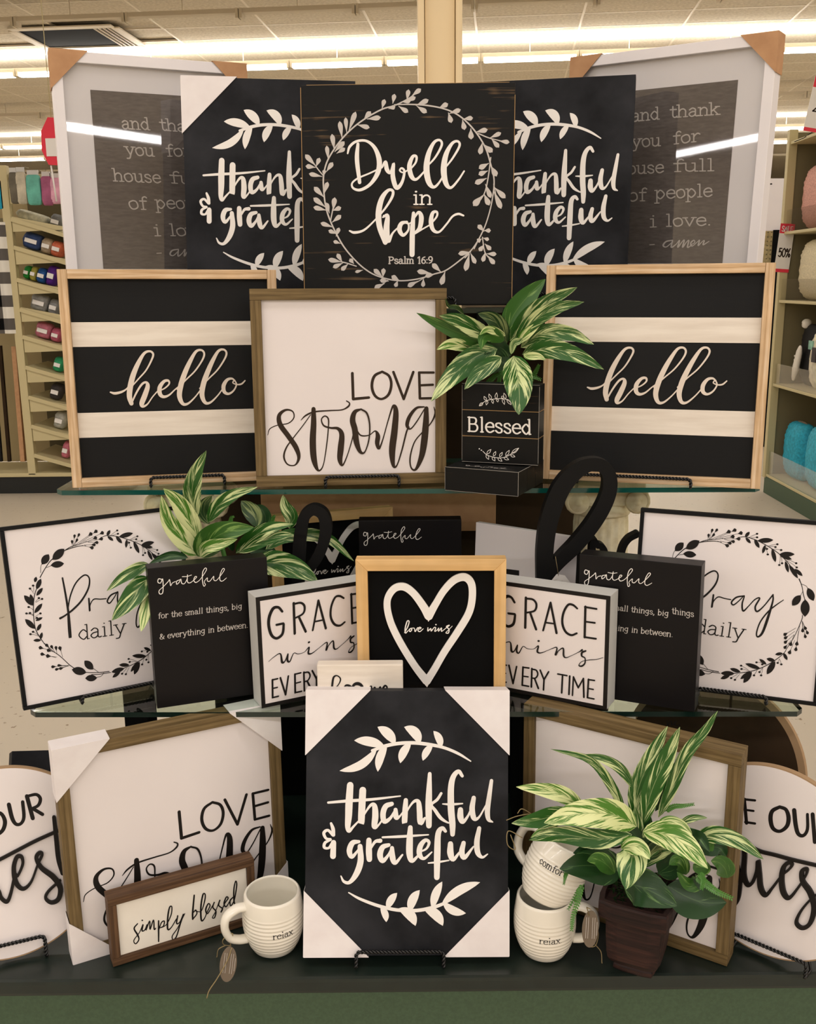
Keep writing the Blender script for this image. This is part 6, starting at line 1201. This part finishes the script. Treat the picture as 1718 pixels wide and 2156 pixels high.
# big plant in the square wooden pot
Mp = Matrix.Translation((.340, 1.293, ZB+.0003)) @ Matrix.Rotation(R(-26), 4, 'Z')
r3 = thing('potted_plant', 'large variegated plant in square dark red-brown wooden pot, right of the mugs', 'plant', M=Mp, group='variegated potted plants'); bpy.context.view_layer.update()
def sq(name, prof, m, root, hollow=False):
    """stack of rounded squares: list of (half size, z)"""
    V = []; K = 20
    for a, z in prof:
        for i in range(K):
            th = 2*math.pi*(i+.5)/K; c, s = math.cos(th), math.sin(th); e = 9; r_ = a/((abs(c)**e+abs(s)**e)**(1/e)); V.append((r_*c, r_*s, z))
    f = [(i*K+j, i*K+(j+1) % K, (i+1)*K+(j+1) % K, (i+1)*K+j) for i in range(len(prof)-1) for j in range(K)]; f.append(tuple(range(K-1, -1, -1))); f.append(tuple((len(prof)-1)*K+j for j in range(K))); return mesh(name, V, f, m, root)
sq('foot', [(.030, 0), (.031, .002), (.031, .008), (.029, .0105)], 'pot wood', r3); sq('body', [(.029, .011), (.034, .014), (.039, .022), (.041, .035), (.0425, .06), (.0435, .0925)], 'pot wood', r3)
sq('rim', [(.048, .093), (.0525, .095), (.0535, .1), (.0535, .12), (.052, .123), (.046, .123), (.045, .110)], 'pot wood', r3)
moss(r3, 0, 0, .112, .042, 380, 8)
zE = zm(1060, 1480, 3.0679)
for pts, Y, w, m in (
 ([(790, 730), (700, 540), (560, 370), (305, 298)], (1.29, 1.27, 1.24), 62, S_), ([(850, 560), (760, 430), (640, 360), (500, 335)], (1.30, 1.28), 66, S_),
 ([(850, 760), (870, 560), (960, 340), (1060, 150)], (1.30, 1.29), 120, S_), ([(900, 790), (960, 560), (1060, 340), (1140, 155)], (1.29, 1.275), 120, S_),
 ([(1000, 740), (1080, 560), (1180, 330), (1300, 180), (1385, 50)], (1.29, 1.27), 80, S_), ([(980, 700), (1060, 560), (1110, 430), (1160, 320)], (1.295, 1.285), 70, Dk),
 ([(520, 690), (400, 600), (250, 560), (82, 542)], (1.27, 1.23), 105, Pl), ([(500, 740), (350, 730), (200, 760), (52, 778)], (1.25, 1.20), 120, S_),
 ([(860, 800), (700, 720), (460, 720), (262, 775)], (1.27, 1.22, 1.19), 185, Pl), ([(830, 850), (620, 880), (360, 850), (165, 885)], (1.27, 1.23, 1.20), 120, S_), ([(420, 860), (330, 830), (250, 830), (175, 870)], (1.24, 1.205), 70, Pl),
 ([(820, 930), (830, 1000), (810, 1100), (790, 1205)], (1.26, 1.20), 185, S_), ([(760, 940), (830, 920), (900, 950), (945, 1010)], (1.26, 1.22), 110, Pl),
 ([(900, 830), (1060, 850), (1200, 940), (1320, 1070)], (1.26, 1.22, 1.185), 165, Pl), ([(1090, 800), (1220, 860), (1280, 880), (1330, 960)], (1.27, 1.23), 90, Dk),
 ([(1220, 890), (1360, 850), (1530, 900), (1680, 1010)], (1.27, 1.24, 1.215), 105, S_), ([(1130, 790), (1190, 755), (1250, 740), (1318, 742)], (1.28, 1.265), 46, S_),
 ([(780, 1190), (860, 1180), (980, 1230), (1120, 1312)], (1.26, 1.215), 230, Dk), ([(1060, 1180), (1180, 1250), (1300, 1290), (1440, 1290)], (1.26, 1.225), 225, Dk),
 ([(760, 1090), (650, 1060), (510, 1050), (362, 1072)], (1.27, 1.225), 215, Dk), ([(720, 1100), (660, 1040), (600, 1010), (540, 1020)], (1.25, 1.21), 110, Gn), ([(700, 1020), (620, 980), (540, 960), (450, 970)], (1.27, 1.25), 130, Dk),
 ([(1180, 1110), (1150, 1040), (1110, 1020), (1070, 1045)], (1.26, 1.23), 95, Gn), ([(1330, 1040), (1290, 1060), (1250, 1060), (1225, 1040)], (1.26, 1.23), 90, Gn), ([(1450, 1130), (1430, 1070), (1390, 1030), (1340, 1020)], (1.26, 1.24), 120, Gn),
 ([(1280, 1150), (1230, 1170), (1180, 1160), (1120, 1090)], (1.26, 1.235), 90, Gn), ([(900, 1000), (960, 960), (1020, 920), (1090, 950)], (1.27, 1.25), 90, Dm), ([(900, 1060), (980, 1000), (1040, 970), (1090, 960)], (1.265, 1.245), 60, S_),
 ([(1000, 1100), (1060, 1060), (1120, 1000), (1200, 1010)], (1.28, 1.27), 160, Dk), ([(1260, 960), (1320, 930), (1400, 940), (1440, 990)], (1.28, 1.27), 110, Dk), ([(1000, 770), (1080, 760), (1160, 790), (1220, 850)], (1.27, 1.25), 60, Pl), ([(905, 930), (875, 850), (862, 770), (850, 670)], (1.285, 1.29), 90, S_), ([(860, 930), (920, 860), (960, 810), (1010, 770)], (1.28, 1.275), 75, Dk), ([(890, 900), (830, 830), (790, 790), (735, 735)], (1.28, 1.275), 90, Dk), ([(930, 950), (925, 880), (935, 800), (950, 730)], (1.29, 1.295), 80, Dk), ([(900, 870), (940, 830), (990, 800), (1040, 790)], (1.262, 1.25), 55, S_)):
    leaf(r3, zE, pts, Y, w, m)
for q, Y, sz in ((((1040, 700), (1100, 670), (1160, 665), (1225, 655)), (1.29, 1.27), .013), (((500, 1180), (480, 1280), (450, 1380), (440, 1465)), (1.25, 1.225), .014), (((410, 1090), (400, 1120), (390, 1170)), (1.24, 1.23), .009),
 (((1240, 1110), (1310, 1170), (1380, 1220), (1470, 1260)), (1.24, 1.22), .018), (((1260, 1090), (1290, 1140), (1280, 1200)), (1.24, 1.22), .014), (((1330, 960), (1340, 930), (1350, 900)), (1.26, 1.26), .014), (((520, 1170), (470, 1240), (420, 1330)), (1.26, 1.24), .012)):
    sprig(r3, zE, q, Y, 'fern', sz*.5)
tube('stem', [(0, 0, .11), (0, -.004, .15), (0, -.01, .19)], .005, 'stem', r3)
